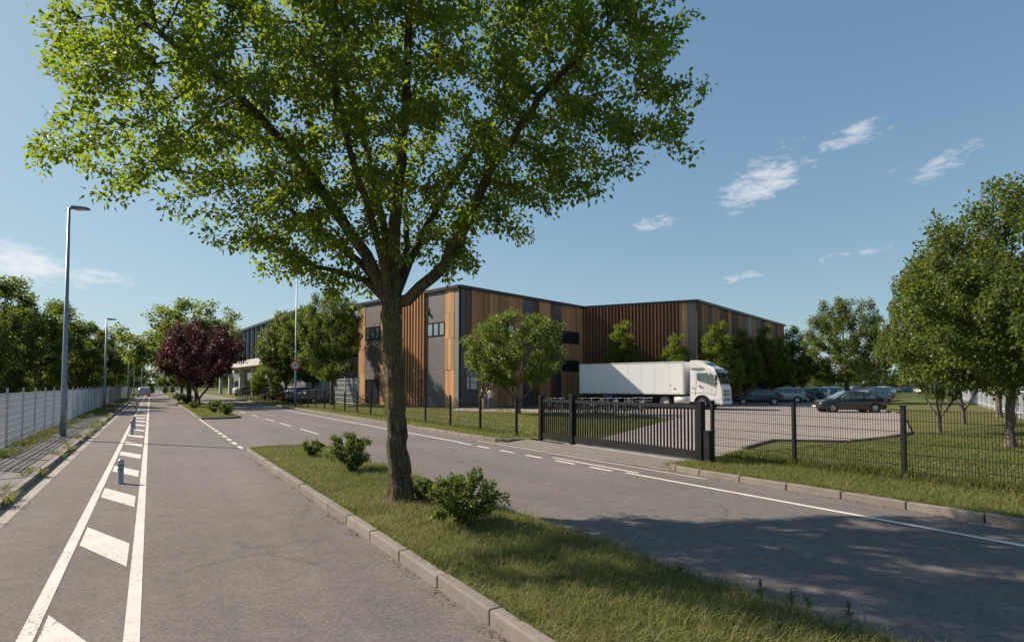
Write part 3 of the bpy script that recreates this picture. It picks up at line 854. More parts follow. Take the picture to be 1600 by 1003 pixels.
# ------------------------------------------------------------------ glass-fronted building further left
TG = 20.0
def at_t(px, t):                                            # point of the line t = const seen at column px
    k = (px - 800) / FPX / math.cos(PITCH); Y = t / (RR.x * k + RR.y); return Vector((k * Y, Y, 0))
g1 = bpt(470, 487, 12.0); g0 = g1 + (bpt(376, 519, 12.0) - g1) * 1.6
glb = empty('glass_fronted_building', (g0 + g1) / 2, 0, 'two-storey building with blue glass upper floor and white canopy, left of the timber building', 'building')
FG = Face(g0, g1); NB = -FG.n
back = NB * 22
HG = 12.0; ZG = 6.4
part('wall', MB().prism([(p.x, p.y) for p in (g0 + NB * .3, g1 + NB * .3, g1 + back, g0 + back)], ZG, HG), M['wall_dark'], glb)
part('ground_floor_wall', MB().prism([(p.x, p.y) for p in (g0 + NB * 3.2, g1 + NB * 3.2, g1 + back, g0 + back)], BZ - .2, ZG - .3), M['fibre'], glb)
part('canopy', MB().prism([(p.x, p.y) for p in (g0 - NB * 1.0, g1 - NB * 1.0, g1 + NB * 4, g0 + NB * 4)], ZG - 1.1, ZG), M['plaster'], glb)
part('roof_coping', MB().prism([(p.x, p.y) for p in (g0 - NB * .35, g1 - NB * .35, g1 + NB * 1, g0 + NB * 1)], HG - .02, HG + .35), M['coping'], glb)
nb = int(FG.L / 1.55); w = FG.L / nb
for i in range(nb):
    for z0, z1, gl in ((ZG + .05, ZG + 2.3, 'skyglass2'), (ZG + 2.36, HG - .05, 'skyglass')):
        part('pane', FG.blk(MB(), i * w + .05, (i + 1) * w - .05, z0, z1, -.25, .0 + .01 * (i % 3)), M[gl], glb)
    part('fin', FG.blk(MB(), i * w - .05, i * w + .05, ZG + .02, HG - .03, -.2, .28), M['coping'] if i % 2 else M['galv'], glb)
nb2 = int(FG.L / 9.0); w2 = FG.L / nb2
for i in range(nb2):
    part('column', FG.blk(MB(), i * w2 + .1, i * w2 + .75, BZ, ZG - 1.1, -.9, -.3), M['plaster'], glb)
    fr = part('shopfront', FG.blk(MB(), i * w2 + 1.1, i * w2 + 8.6, BZ, ZG - 1.7, -3.3, -3.1), M['coping'], glb)
    for j in range(5):
        part('pane', FG.blk(MB(), i * w2 + 1.2 + j * 1.48, i * w2 + 2.60 + j * 1.48, BZ + .2, ZG - 1.9, -3.2, -3.08), M['glass'], fr)
# pale mesh fence with white posts in front of it
def mesh_panel(L_, H_, nv, hz, wv, wh, name='mesh_panel', mat='iron', z0=.05):
    mb = MB()
    for i in range(nv): x = L_ * (i + .5) / nv; mb.box((x, 0, z0 + H_ / 2), (wv, wv, H_))
    for z in hz: mb.box((L_ / 2, 0, z0 + z), (L_, wh * 1.6, wh))
    me = mb.mesh(name, fix=False); me.materials.append(M[mat]); return me
def mesh_fence(a, b, bays, H_, panel, post_w, post_h, post_mat, label, name='mesh_fence', zbase=ZL, cap=None):
    a, b = Vector(a), Vector(b); d = b - a; L_ = d.length / bays; rz = math.atan2(d.y, d.x); dn = d.normalized()
    root = empty(name, (a.x, a.y, zbase), rz, label, 'fence')
    pm = MB().box((0, 0, post_h / 2), (post_w, post_w * 1.3, post_h)).mesh('post'); bevel(pm, post_w * .1, 1); pm.materials.append(M[post_mat])
    cm = MB().box((0, 0, post_h + .015), (post_w * 1.25, post_w * 1.6, .03)).mesh('post_cap'); cm.materials.append(M[cap or post_mat])
    for i in range(bays + 1):
        p = put('post', pm, None, root, (L_ * i, 0, 0)); put('post_cap', cm, None, p)
        p.rotation_euler = (random.uniform(-.008, .008), random.uniform(-.008, .008), 0)
        if i < bays: q = put('mesh_panel', panel, None, root, (L_ * i, .03, 0)); q.scale.x = L_ / panel['len']
    return root
wf_a, wf_b = at_t(440, 16.4), at_t(560, 16.4)
wp = mesh_panel(2.5, 2.5, 16, [.1, .6, 1.1, 1.6, 2.1, 2.5], .03, .05, mat='palefence'); wp['len'] = 2.5
mesh_fence(wf_a, wf_b, 9, 2.5, wp, .12, 2.7, 'palefence', 'tall pale mesh fence with white posts in front of the glass building')

# ------------------------------------------------------------------ fences and gate along the road
TF, TFR, TGATE = 11.62, 12.62, 11.42
pn = mesh_panel(2.25, 1.38, 45, [.06, .26, .48, .70, .92, 1.14, 1.35], .008, .010); pn['len'] = 2.25
mesh_fence(R(9.45, TFR), R(-4.05, TFR), 6, 1.4, pn, .075, 1.47, 'iron2', 'black wire mesh fence on the verge right of the gate')
pf = mesh_panel(2.75, 1.25, 24, [.06, .26, .48, .70, .92, 1.14, 1.24], .0045, .010); pf['len'] = 2.75
mesh_fence(R(17.4, TF), R(17.4 + 2.75 * 30, TF), 30, 1.4, pf, .07, 1.42, 'iron2', 'low black wire mesh fence along the lawn left of the gate')
pl_ = mesh_panel(2.42, 1.66, 32, [.06, .26, .46, .66, .86, 1.06, 1.26, 1.46, 1.62], .010, .016, mat='palefence'); pl_['len'] = 2.42
mesh_fence(R(17.6, -3.62), R(17.6 + 2.42 * 56, -3.62), 56, 1.8, pl_, .042, 1.84, 'galv', 'long pale grey mesh fence along the left pavement', zbase=.05)
# white fence at the right edge of the park
rf = mesh_panel(3.0, 1.5, 10, [.25, 1.5], .02, .06, mat='palefence'); rf['len'] = 3.0
wfa, wfb = G(1640, 668, ZL), G(1500, 624, ZL)
mesh_fence(wfa, wfb, 15, 1.7, rf, .12, 1.75, 'palefence', 'white post fence beside the path under the right-hand trees')
pth = [wfa, wfb, wfb + Vector((3.2, -1.0, 0)), wfa + Vector((3.2, -1.0, 0))]
struct('park_path', MB().sheet([(p.x, p.y) for p in pth], ZL + .006), M['asphalt'])

gate = empty('sliding_gate', R(8.98, TGATE), RANG, 'black steel sliding gate of vertical bars across the yard entrance', 'gate')
def post(x, h, w, wt, name='gate_post'):
    me = MB().box((x, 0, h / 2), (w, wt, h)).box((x, 0, h + .015), (w * 1.12, wt * 1.12, .03)).mesh(name); bevel(me, .008, 1)
    return put(name, me, M['iron'], gate)
gate_len = [(0, 4.75), (4.95, 6.45)]
post(-.1, 1.50, .15, .17); post(4.85, 1.60, .18, .20); post(6.55, 1.53, .15, .17)
barm = MB().box((0, 0, .80), (.028, .045, 1.10)).mesh('gate_bar'); barm.materials.append(M['iron'])
for x0, x1 in gate_len:
    lpart('top_rail', MB().box(((x0 + x1) / 2, 0, 1.40), (x1 - x0, .07, .085)), M['iron2'], gate)
    lpart('bottom_beam', MB().box(((x0 + x1) / 2, 0, .20), (x1 - x0, .10, .20)), M['iron2'], gate)
    n = int((x1 - x0) / .112)
    for i in range(n): put('gate_bar', barm, None, gate, (x0 + (x1 - x0) * (i + .5) / n, 0, 0))
    for e in (x0 + .03, x1 - .03): lpart('end_stile', MB().box((e, 0, .83), (.055, .07, 1.03)), M['iron2'], gate)
lpart('ground_rail', MB().box((3.2, 0, .045), (6.9, .06, .03)), M['galv'], gate)
lpart('motor_box', MB().box((-.30, -.05, .40), (.16, .22, .78)).box((-.30, -.05, .80), (.18, .25, .03)), M['iron2'], gate)
gate.location.z = .075

# ------------------------------------------------------------------ lamps, sign, bollards
def lamp(loc, h, arm, label, rz=0.0, group='street lamps along the left pavement', armlen=.25):
    o = empty('street_lamp', loc, rz, label, 'street lamp', group)
    lpart('base_plate', MB().box((0, 0, .02), (.36, .36, .04)), M['galv'], o)
    lpart('pole', MB().tube([(0, 0, 0), (0, 0, 1.4), (0, 0, 1.45), (0, 0, h)], [.105, .10, .088, .045], 12), M['polegrey'], o, True)
    lpart('access_door', MB().box((.095, 0, .8), (.02, .09, .4)), M['galv'], o)
    lpart('arm', MB().tube([(0, 0, h - .05), (armlen, 0, h + .0)], [.035, .03], 8), M['polegrey'], o)
    hd = MB().hexa([(armlen - .1, -.14, h - .06), (armlen + .46, -.13, h - .07), (armlen + .46, .13, h - .07), (armlen - .1, .14, h - .06), (armlen - .1, -.1, h + .06), (armlen + .45, -.11, h + .0), (armlen + .45, .11, h + .0), (armlen - .1, .1, h + .06)])
    hh = lpart('lamp_head', hd, M['lampgrey'], o)
    lpart('lens', MB().box((armlen + .2, 0, h - .078), (.4, .18, .02)), M['lens'], hh)
    return o
l0 = G(98, 683, .1)
lamp(l0, 2 + (602 - 322) / FPX * l0.y - .1, 1, 'nearest and tallest grey street lamp on the left pavement beside the mesh fence')
nm = ['second street lamp along the left pavement, in front of the dark trees', 'third street lamp along the left pavement', 'fourth street lamp along the left pavement, thin against the sky', 'farthest street lamp of the left row near the parked car']
for i, (px, by, ty) in enumerate(((163, 640, 498), (200, 627.3, 524), (209, 620.5, 544), (221, 618, 552))):
    p = G(px, by, .1); lamp(p, 2 + (602 - ty) / FPX * p.y - .1, 1, nm[i])
pl = at_t(462, 10.95); pl.z = ZL
lp = lamp(pl, 12.4, 1, 'tall slim street lamp behind the right kerb carrying a round sign', math.pi, None)
sg = empty('round_road_sign', Vector((pl.x + .02, pl.y - .12, 3.35)), 0.12, 'round red-rimmed 30 speed limit sign fixed to the tall lamp pole', 'sign')
def disc(r0, r1, y0, y1, n=32):
    mb = MB()
    for i in range(n):
        a, b = 2 * math.pi * i / n, 2 * math.pi * (i + 1) / n
        P = lambda r, t, y: (r * math.cos(t), y, .46 + r * math.sin(t))
        mb.hexa([P(r0, a, y0), P(r1, a, y0), P(r1, a, y1), P(r0, a, y1), P(r0, b, y0), P(r1, b, y0), P(r1, b, y1), P(r0, b, y1)])
    return mb
lpart('rim', disc(.29, .46, -.035, .0), M['red'], sg)
lpart('face', disc(0.001, .292, -.03, -.004), M['signwhite'], sg)
tx = bpy.data.curves.new('sign_number', 'FONT'); tx.body = '30'; tx.size = .42; tx.align_x = 'CENTER'; tx.align_y = 'CENTER'; tx.extrude = .004; tx.offset = .012
to = bpy.data.objects.new('sign_number_curve', tx); COL.objects.link(to)
dg = bpy.context.evaluated_depsgraph_get(); tme = bpy.data.meshes.new_from_object(to.evaluated_get(dg)); bpy.data.objects.remove(to)
tme.materials.clear(); tme.materials.append(M['black'])
tob = put('sign_number', tme, None, sg, (0, -.036, .46)); tob.rotation_euler = (math.pi / 2, 0, 0)
lpart('clamp', MB().box((0, .04, .46), (.2, .1, .06)), M['galv'], sg)

def bollard(loc, h, label):
    o = empty('bollard', loc, 0, label, 'bollard', 'bollards in the hatched strip')
    prof = [(.062, 0), (.062, .02), (.055, .03), (.055, h * .72), (.050, h * .73), (.050, h * .77), (.058, h * .78), (.058, h * .90), (.05, h * .95), (.03, h * .99), (.004, h)]
    lpart('body', MB().loft([[(r * math.cos(a), r * math.sin(a), z) for a in np.linspace(0, 2 * math.pi, 17)[:-1]] for r, z in prof]), M['bollard'], o, True)
    lpart('band', MB().tube([(0, 0, h * .565), (0, 0, h * .60)], .0575, 16), M['black'], o, True)
    lpart('band', MB().tube([(0, 0, h * .735), (0, 0, h * .765)], .056, 16), M['black'], o, True)
    lpart('base_plate', MB().tube([(0, 0, 0), (0, 0, .012)], .10, 16), M['galv'], o)
bollard(G(188, 755.5), .50, 'nearest grey metal bollard standing in the hatched strip of the left road')
bollard(G(206, 679.5), .62, 'second bollard in the hatched strip, dark and slim')
bollard(G(209.5, 671), .62, 'third bollard in the hatched strip, close behind the second')
bollard(G(213.5, 643), .75, 'farthest bollard in the hatched strip near the lamp shadows')

# ------------------------------------------------------------------ cars
CAR = {}
SPEC = {  # stations: x, z_bottom, z_belt, z_top, half width, half width of the roof
 'sedan': dict(L=4.55, st=[(-2.27, .42, .70, .78, .62, .55), (-2.22, .30, .86, .98, .78, .66), (-1.95, .24, .93, 1.06, .86, .66), (-1.45, .22, .94, 1.28, .885, .60), (-.85, .20, .93, 1.46, .895, .60), (-.2, .20, .91, 1.515, .90, .62), (.35, .20, .89, 1.46, .90, .62), (.95, .20, .87, 1.10, .89, .64), (1.22, .21, .86, .95, .885, .68), (1.75, .23, .80, .86, .86, .68), (2.12, .28, .66, .74, .78, .60), (2.28, .36, .52, .60, .62, .50)],
               ws=(.36, 1.16), rw=(-1.85, -.90), sw=[(-1.5, -.72), (-.66, .18), (.24, .86)], wx=(-1.38, 1.40), r=.315),
 'hatch': dict(L=4.2, st=[(-2.08, .42, .80, .92, .66, .58), (-2.04, .30, .92, 1.12, .80, .62), (-1.85, .24, .96, 1.30, .86, .60), (-1.45, .22, .95, 1.43, .88, .60), (-.6, .20, .93, 1.50, .89, .62), (.2, .20, .91, 1.48, .89, .62), (.6, .20, .90, 1.36, .89, .63), (1.1, .20, .88, 1.05, .88, .66), (1.3, .21, .86, .95, .88, .68), (1.7, .24, .78, .86, .85, .68), (1.98, .28, .64, .72, .76, .60), (2.1, .36, .52, .58, .60, .50)],
               ws=(.42, 1.22), rw=(-2.02, -1.60), sw=[(-1.75, -1.02), (-.96, -.12), (-.06, .80)], wx=(-1.28, 1.30), r=.31),
 'suv': dict(L=4.6, st=[(-2.30, .48, .86, 1.02, .70, .62), (-2.25, .36, 1.02, 1.30, .84, .66), (-2.0, .30, 1.05, 1.52, .90, .64), (-1.5, .28, 1.04, 1.64, .92, .66), (-.5, .26, 1.02, 1.69, .93, .68), (.3, .26, 1.00, 1.66, .93, .68), (.7, .26, 1.0, 1.50, .93, .68), (1.15, .26, .99, 1.16, .92, .70), (1.35, .27, .97, 1.06, .92, .72), (1.85, .30, .90, .97, .90, .72), (2.18, .34, .74, .84, .82, .66), (2.30, .42, .60, .68, .66, .56)],
             ws=(.48, 1.28), rw=(-2.23, -1.78), sw=[(-1.85, -1.10), (-1.04, -.12), (-.06, .86)], wx=(-1.42, 1.42), r=.35)}
def car_proto(kind):
    S = SPEC[kind]; st = S['st']
    xs_ = [s[0] for s in st]
    def at(x): return [float(np.interp(x, xs_, [s[k] for s in st])) for k in range(1, 6)]
    def half(x):
        zb, zbelt, zt, w, wr = at(x)
        m_ = zbelt + (zt - zbelt) * .90
        f = min(1, max(0, (zt - zbelt - .1) / .3)); wr2 = wr + (1 - f) * (w - .12 - wr)
        return [(w * .90, zb), (w * .985, zb + .10), (w, zb + (zbelt - zb) * .5), (w * .985, zbelt - .06), (w * .955, zbelt), (wr2 + .05 * f + (1 - f) * .04, m_), (wr2 * .86, zt), (0, zt + .018)]
    grid = np.unique(np.concatenate([xs_, np.linspace(xs_[0], xs_[-1], 34)]))
    rings = []
    for x in grid:
        h = half(x); rings.append([(x, -y, z) for y, z in h] + [(x, y, z) for y, z in h[-2::-1]])
    out = {'body': (MB().loft(rings).mesh('body', smooth=True), None)}
    def side_pt(x, f, off):
        h = half(x); (y0, z0), (y1, z1) = h[4], h[5]; y = y0 + (y1 - y0) * f; z = z0 + (z1 - z0) * f; return y + off, z
    wins_ = []
    for a, b in S['sw']:
        for sd in (-1, 1):
            P = []
            for x, f in [(a, .08), (b, .08)] + [(x, .93) for x in np.linspace(b, a, 5)]:
                y, z = side_pt(x, f, .012); P.append((x, sd * y, z))
            wins_.append(('side_window', MB().add(P, [tuple(range(len(P)))])))
    for nm_, (a, b) in (('windscreen', S['ws']), ('rear_window', S['rw'])):
        mb = MB(); X = np.linspace(a, b, 7); V = []
        for x in X:
            zt = at(x)[2]; hw = half(x)[6][0] * 1.02
            V += [(x, -hw, zt + .012), (x, 0, zt + .028), (x, hw, zt + .012)]
        F_ = []
        for i in range(6): F_ += [(i * 3, i * 3 + 1, i * 3 + 4, i * 3 + 3), (i * 3 + 1, i * 3 + 2, i * 3 + 5, i * 3 + 4)]
        wins_.append((nm_, mb.add(V, F_)))
    ex = []
    for x in S['wx']:
        for sd in (-1, 1):
            w = at(x)[3]; r = S['r']
            arch = MB().tube([(x, sd * (w - .25), r + .01), (x, sd * (w + .006), r + .01)], r + .065, 24)
            ex.append(('wheel_arch', arch, 'plastic', None))
            prof = [(r * .62, -.10), (r * .9, -.11), (r, -.07), (r, .07), (r * .9, .11), (r * .62, .10)]
            ty = MB().loft([[(x + q * math.cos(t), sd * (w - .07) + yy * 1.0, r + q * math.sin(t)) for t in np.linspace(0, 2 * math.pi, 25)[:-1]] for q, yy in prof], False)
            rim = MB().tube([(x, sd * (w - .10), r), (x, sd * (w + .022), r)], r * .64, 20)
            hub = MB()
            for k in range(5):
                t = 2 * math.pi * k / 5; t2 = t + .63
                hub.box((x + r * .40 * math.cos(t2), sd * (w + .022), r + r * .40 * math.sin(t2)), (.06, .014, .06))
            ex.append(('wheel', ty, 'rubber', [('rim', rim, 'alloy'), ('rim_slot', hub, 'plastic')]))
    x0, x1 = xs_[0], xs_[-1]
    for sd in (-1, 1):
        w = at(x1 - .22)[3]
        ex.append(('headlight', MB().hexa([(x1 - .42, sd * (w * .99), .60), (x1 - .10, sd * (w * .80), .58), (x1 - .12, sd * w * .6, .60), (x1 - .4, sd * w * .7, .62), (x1 - .46, sd * (w * 1.0), .74), (x1 - .16, sd * (w * .80), .67), (x1 - .2, sd * w * .6, .70), (x1 - .44, sd * w * .7, .76)]), 'lens', None))
        zt = at(x0 + .1)[1]
        ex.append(('tail_light', MB().box((x0 + .12, sd * (at(x0 + .12)[3] - .07), zt - .12), (.22, .20, .17)), 'redlens', None))
        ex.append(('mirror', MB().box((S['ws'][0] + .42, sd * (at(.6)[3] + .09), at(.6)[1] + .06), (.12, .20, .13)), 'body', None))
        for hx in (S['sw'][1][0] + .06, S['sw'][0][0] + .12):
            ex.append(('door_handle', MB().box((hx, sd * (at(hx)[3] * .995), at(hx)[1] - .13), (.16, .03, .025)), 'plastic', None))
        for gx in (S['sw'][1][0] - .03, S['sw'][2][0] - .03):
            ex.append(('door_gap', MB().box((gx, sd * (at(gx)[3] * .984 + .004), .60), (.012, .02, .55)), 'plastic', None))
        ex.append(('sill', MB().box((0, sd * (at(0)[3] * .93), at(0)[0] + .035), (1.9, .08, .08)), 'plastic', None))
    ex.append(('front_grille', MB().box((x1 - .03, 0, .50), (.08, .9, .12)), 'plastic', None))
    ex.append(('number_plate', MB().box((x0 + .0, 0, .66), (.05, .5, .11)), 'signwhite', None))
    ex.append(('number_plate', MB().box((x1 + .012, 0, .42), (.03, .5, .10)), 'signwhite', None))
    CAR[kind] = (out['body'][0], [(n_, m_.mesh(n_, smooth=False), 'carglass') for n_, m_ in wins_],
                 [(n_, m_.mesh(n_, smooth=n_ in ('wheel',)), mt, [(a, b.mesh(a), c) for a, b, c in (sub or [])]) for n_, m_, mt, sub in ex])
for k in SPEC: car_proto(k)
def setm(o, mat):
    if len(o.data.materials) == 0: o.data.materials.append(None)
    o.material_slots[0].link = 'OBJECT'; o.material_slots[0].material = mat
def car(kind, col, loc, rz, label, group='cars parked in the yard', sc=1.0, z=None):
    o = empty('parked_car', (loc[0], loc[1], YZ if z is None else z), rz, label, 'car', group); o.scale = (sc, sc, sc)
    b, w, e = CAR[kind]; P = M['car_' + col]
    setm(put('body', b, None, o), P)
    for n_, me, mt in w: setm(put(n_, me, None, o), M[mt])
    for n_, me, mt, sub in e:
        q = put(n_, me, None, o); setm(q, P if mt == 'body' else M[mt])
        for a, m2, c in sub: setm(put(a, m2, None, q), M[c])
    return o
def yw(px, Y): return ((px - 800) / FPX * Y, Y)
def yd(px, py): p = gy(px, py); return (p.x, p.y)
lot = math.atan2(dCD.y, dCD.x)
car('sedan', 'charcoal', yd(1325, 643.5), math.pi - .10, 'dark charcoal saloon nearest the fence, seen from its side in the yard')
row = math.pi + .35
car('hatch', 'teal', yw(1356, 55), row, 'grey-green hatchback just behind the charcoal saloon')
car('suv', 'black', yw(1363, 67), row, 'black car third in the row by the grass strip')
car('hatch', 'silver', yw(1367, 79), row, 'silver hatchback between the black and white cars by the grass strip')
car('suv', 'white', yw(1378, 96), row, 'white car at the far end of the row by the grass strip')
car('sedan', 'navy', yw(1385, 118), row, 'dark blue car behind the white car at the end of the row')
car('sedan', 'blue', yw(1392, 150), math.pi + .1, 'bright blue car across the far end of the yard, left one')
car('hatch', 'blue', yw(1411, 146), math.pi + .05, 'bright blue car across the far end of the yard, right one')
car('suv', 'white', yw(1449, 128), math.pi, 'white car seen between the trunks beyond the lawn')
def wall_off(px, off):
    d = pray(px, HOR); o = FD.a + FD.n * off; k = (o - Vector((0, 0, CAMH))).dot(FD.n) / d.dot(FD.n); return (d.x * k, d.y * k)
for i, (px, kind, col, lab) in enumerate(((1184, 'sedan', 'black', 'black saloon parked by the trees right of the lorry'), (1221, 'suv', 'silver', 'silver estate car right of the black saloon by the trees'), (1241, 'hatch', 'grey', 'grey hatchback right of the silver estate'), (1253, 'sedan', 'navy', 'navy car right of the grey hatchback'),
        (1264, 'suv', 'white', 'white car in the left row, before the round car park tree'), (1273, 'hatch', 'steel', 'blue-grey car in the far left row of the yard'), (1281, 'hatch', 'red', 'small red car in the far left row'), (1288, 'suv', 'white', 'white car towards the end of the far left row'), (1295, 'sedan', 'silver', 'silver car near the end of the far left row'), (1301, 'suv', 'navy', 'dark car at the very end of the far left row'))):
    car(kind, col, wall_off(px, 4.3), rad(160), lab)
car('sedan', 'blue', yw(1306, 168), -.1, 'dark blue car left of the yard tree trunk')
car('suv', 'grey', yw(1340, 172), 0, 'grey car right of the yard tree trunk at the back')
car('hatch', 'steel', yw(1513, 95), 2.6, 'blue car behind the white fence at the right')
car('suv', 'silver', yw(1595, 90), 2.6, 'pale car at the right edge beyond the white fence')
lg = 'cars parked by the glass building'
for px, t, kind, col, lab in ((433, 15.2, 'suv', 'silver', 'pale car leftmost in front of the glass building'), (447, 15.2, 'hatch', 'bordeaux', 'dark red car in front of the glass building'), (463, 15.2, 'sedan', 'red', 'red car behind the sign pole'),
                              (480, 15.2, 'suv', 'steel', 'blue car right of the sign pole behind the black fence'), (499, 15.2, 'hatch', 'grey', 'grey car by the pale mesh fence'), (385, 15.6, 'suv', 'white', 'white car at the far end before the canopy')):
    p = at_t(px, t); car(kind, col, (p.x, p.y), RANG - 1.2, lab, lg, z=ZL)
p = G(224.5, 619.5); car('suv', 'silver', (p.x, p.y), RANG, 'silver car standing on the left edge of the road far ahead', None, z=0.0)

# ------------------------------------------------------------------ lorry
tr_rear, tr_head = Vector((6.1, 50.0, 0)), Vector((16.1, 42.0, 0))
hd_ = (tr_head - tr_rear).normalized()
lor = empty('articulated_lorry', Vector((tr_rear.x, tr_rear.y, YZ)) - Vector((hd_.y, -hd_.x, 0)) * 1.25, math.atan2(hd_.y, hd_.x), 'white articulated lorry with plain box trailer standing behind the gate', 'lorry')
bx = MB().box((4.85, 0, 2.50), (9.7, 2.5, 2.62)).mesh('trailer_box'); bevel(bx, .02, 1); put('trailer_box', bx, M['trailer'], lor)
rl = MB()
for sd in (-1, 1):
    rl.box((4.85, sd * 1.255, 3.78), (9.72, .03, .09)); rl.box((4.85, sd * 1.255, 1.22), (9.72, .03, .11))
    for x in (.05, 9.66): rl.box((x, sd * 1.253, 2.5), (.10, .028, 2.5))
lpart('trailer_rail', rl, M['plaster'], lor)
pnl = MB()
for i in range(1, 8): pnl.box((i * 9.7 / 8, -1.2515, 2.5), (.008, .006, 2.4))
lpart('panel_joint', pnl, M['plaster'], lor)
lpart('chassis', MB().box((4.6, .42, .98), (9.0, .16, .28)).box((4.6, -.42, .98), (9.0, .16, .28)).box((9.6, 0, .95), (4.8, .8, .22)).box((.1, 0, .9), (.14, 2.3, .2)), M['chassis'], lor)
lpart('side_guard', MB().box((6.0, -1.15, .86), (2.0, .04, .12)).box((6.0, -1.15, .60), (2.0, .04, .12)).box((2.2, -1.15, .8), (1.4, .04, .1)), M['galv'], lor)
lpart('pallet_box', MB().box((2.9, -1.0, .85), (.9, .4, .45)), M['car_blue'], lor)
lpart('fuel_tank', MB().tube([(8.9, -.95, .75), (10.1, -.95, .75)], .30, 16), M['alloy'], lor, True)
for i in range(9):
    lpart('side_marker', MB().box((.5 + i * 1.1, -1.272, 1.24), (.10, .012, .045)), M['amber'] if i % 2 else M['redlens'], lor)
lpart('trailer_plate', MB().box((9.0, -1.256, 1.62), (.16, .012, .10)), M['chassis'], lor); lpart('trailer_plate', MB().box((8.6, -1.256, 1.9), (.08, .012, .08)), M['chassis'], lor)
lpart('marker_lamp', MB().box((2.55, -1.26, 1.05), (.12, .03, .07)), M['amber'], lor)
def wheel_l(x, sd, r=.50, w=.30):
    y = sd * 1.08
    prof = [(r * .58, -w / 2), (r * .93, -w / 2), (r, -w * .35), (r, w * .35), (r * .93, w / 2), (r * .58, w / 2)]
    ty = lpart('wheel', MB().loft([[(x + q * math.cos(t), y + yy, r + q * math.sin(t)) for t in np.linspace(0, 2 * math.pi, 25)[:-1]] for q, yy in prof], False), M['rubber'], lor, True)
    lpart('rim', MB().tube([(x, y - sd * .06, r), (x, y + sd * .09, r)], r * .58, 18).tube([(x, y, r), (x, y + sd * .15, r)], r * .2, 10), M['alloy'], ty)
for x in (2.3, 3.6, 4.9, 8.15, 11.15):
    for sd in (-1, 1): wheel_l(x, sd)
# cab
prof = [(10.2, .95), (10.2, 3.86), (10.75, 3.88), (11.2, 3.74), (11.72, 3.40), (12.10, 3.22), (12.22, 2.98), (12.56, 1.92), (12.63, 1.80), (12.67, .95), (12.64, .42), (11.85, .40), (11.78, .72)]
for a in np.linspace(-.2, math.pi + .15, 9): prof.append((11.15 + .60 * math.cos(a), .52 + .60 * math.sin(a)))
prof.append((10.5, .62)); prof.append((10.2, .62))
n = len(prof); cabm = MB()
def cw(x, z): return 1.23 - (.10 if z > 3.3 else 0) - max(0, (x - 12.2)) * .22
cabm.add([(x, -cw(x, z), z) for x, z in prof] + [(x, cw(x, z), z) for x, z in prof], [tuple(range(n))] + [tuple(range(2 * n - 1, n - 1, -1))] + [(i, (i + 1) % n, n + (i + 1) % n, n + i) for i in range(n)])
me = cabm.mesh('cab'); bevel(me, .035, 2, 40); cab = put('cab', me, M['white'], lor)
Y_ = -1.238
def sidepoly(sd, pts_, off, th=.02):
    m_ = MB(); k = len(pts_)
    if True:
        v = [(x, sd * (cw(x, z) + off), z) for x, z in pts_] + [(x, sd * (cw(x, z) + off - th), z) for x, z in pts_]
        m_.add(v, [tuple(range(k)), tuple(range(2 * k - 1, k - 1, -1))] + [(i, (i + 1) % k, k + (i + 1) % k, k + i) for i in range(k)])
    return m_
for sd in (-1, 1):
    lpart('side_window', sidepoly(sd, [(10.75, 2.32), (10.75, 2.86), (11.62, 2.86), (11.62, 2.06), (11.3, 2.20)], .004), M['carglass'], cab)
    lpart('quarter_window', sidepoly(sd, [(11.72, 2.0), (11.72, 2.84), (11.88, 2.84), (12.02, 2.2), (12.05, 1.9)], .004), M['carglass'], cab)
def front(x0, z0, x1, z1, w0, w1, off=.012):
    nx = Vector((z1 - z0, 0, -(x1 - x0))).normalized(); nx = nx if nx.x > 0 else -nx
    v = [(x0 + nx.x * off, -w0, z0 + nx.z * off), (x0 + nx.x * off, w0, z0 + nx.z * off), (x1 + nx.x * off, w1, z1 + nx.z * off), (x1 + nx.x * off, -w1, z1 + nx.z * off)]
    v += [(a - nx.x * .03, b, c - nx.z * .03) for a, b, c in v]
    return MB().add(v, [(0, 1, 2, 3), (7, 6, 5, 4), (0, 1, 5, 4), (1, 2, 6, 5), (2, 3, 7, 6), (3, 0, 4, 7)])
lpart('windscreen', front(12.545, 1.98, 12.25, 2.88, 1.08, 1.10), M['glass'], cab)
lpart('sun_visor', MB().hexa([(12.22, -1.12, 2.92), (12.50, -1.12, 2.88), (12.50, 1.12, 2.88), (12.22, 1.12, 2.92), (12.16, -1.1, 3.14), (12.28, -1.1, 3.14), (12.28, 1.1, 3.14), (12.16, 1.1, 3.14)]), M['skyglass2'], cab)
lpart('roof_window', front(11.60, 3.49, 11.25, 3.715, .8, .75, .01), M['skyglass2'], cab)
for z in (1.44, 1.16, .80): 
    gr = lpart('grille', MB().box((12.645, 0, z), (.06, 1.35, .19)), M['plastic'], cab)
    lpart('grille_bar', MB().box((12.685, 0, z + .02), (.025, 1.3, .022)).box((12.685, 0, z - .05), (.025, 1.3, .022)), M['alloy'], gr)
lpart('bumper', MB().box((12.62, 0, .55), (.16, 2.36, .28)), M['white'], cab)
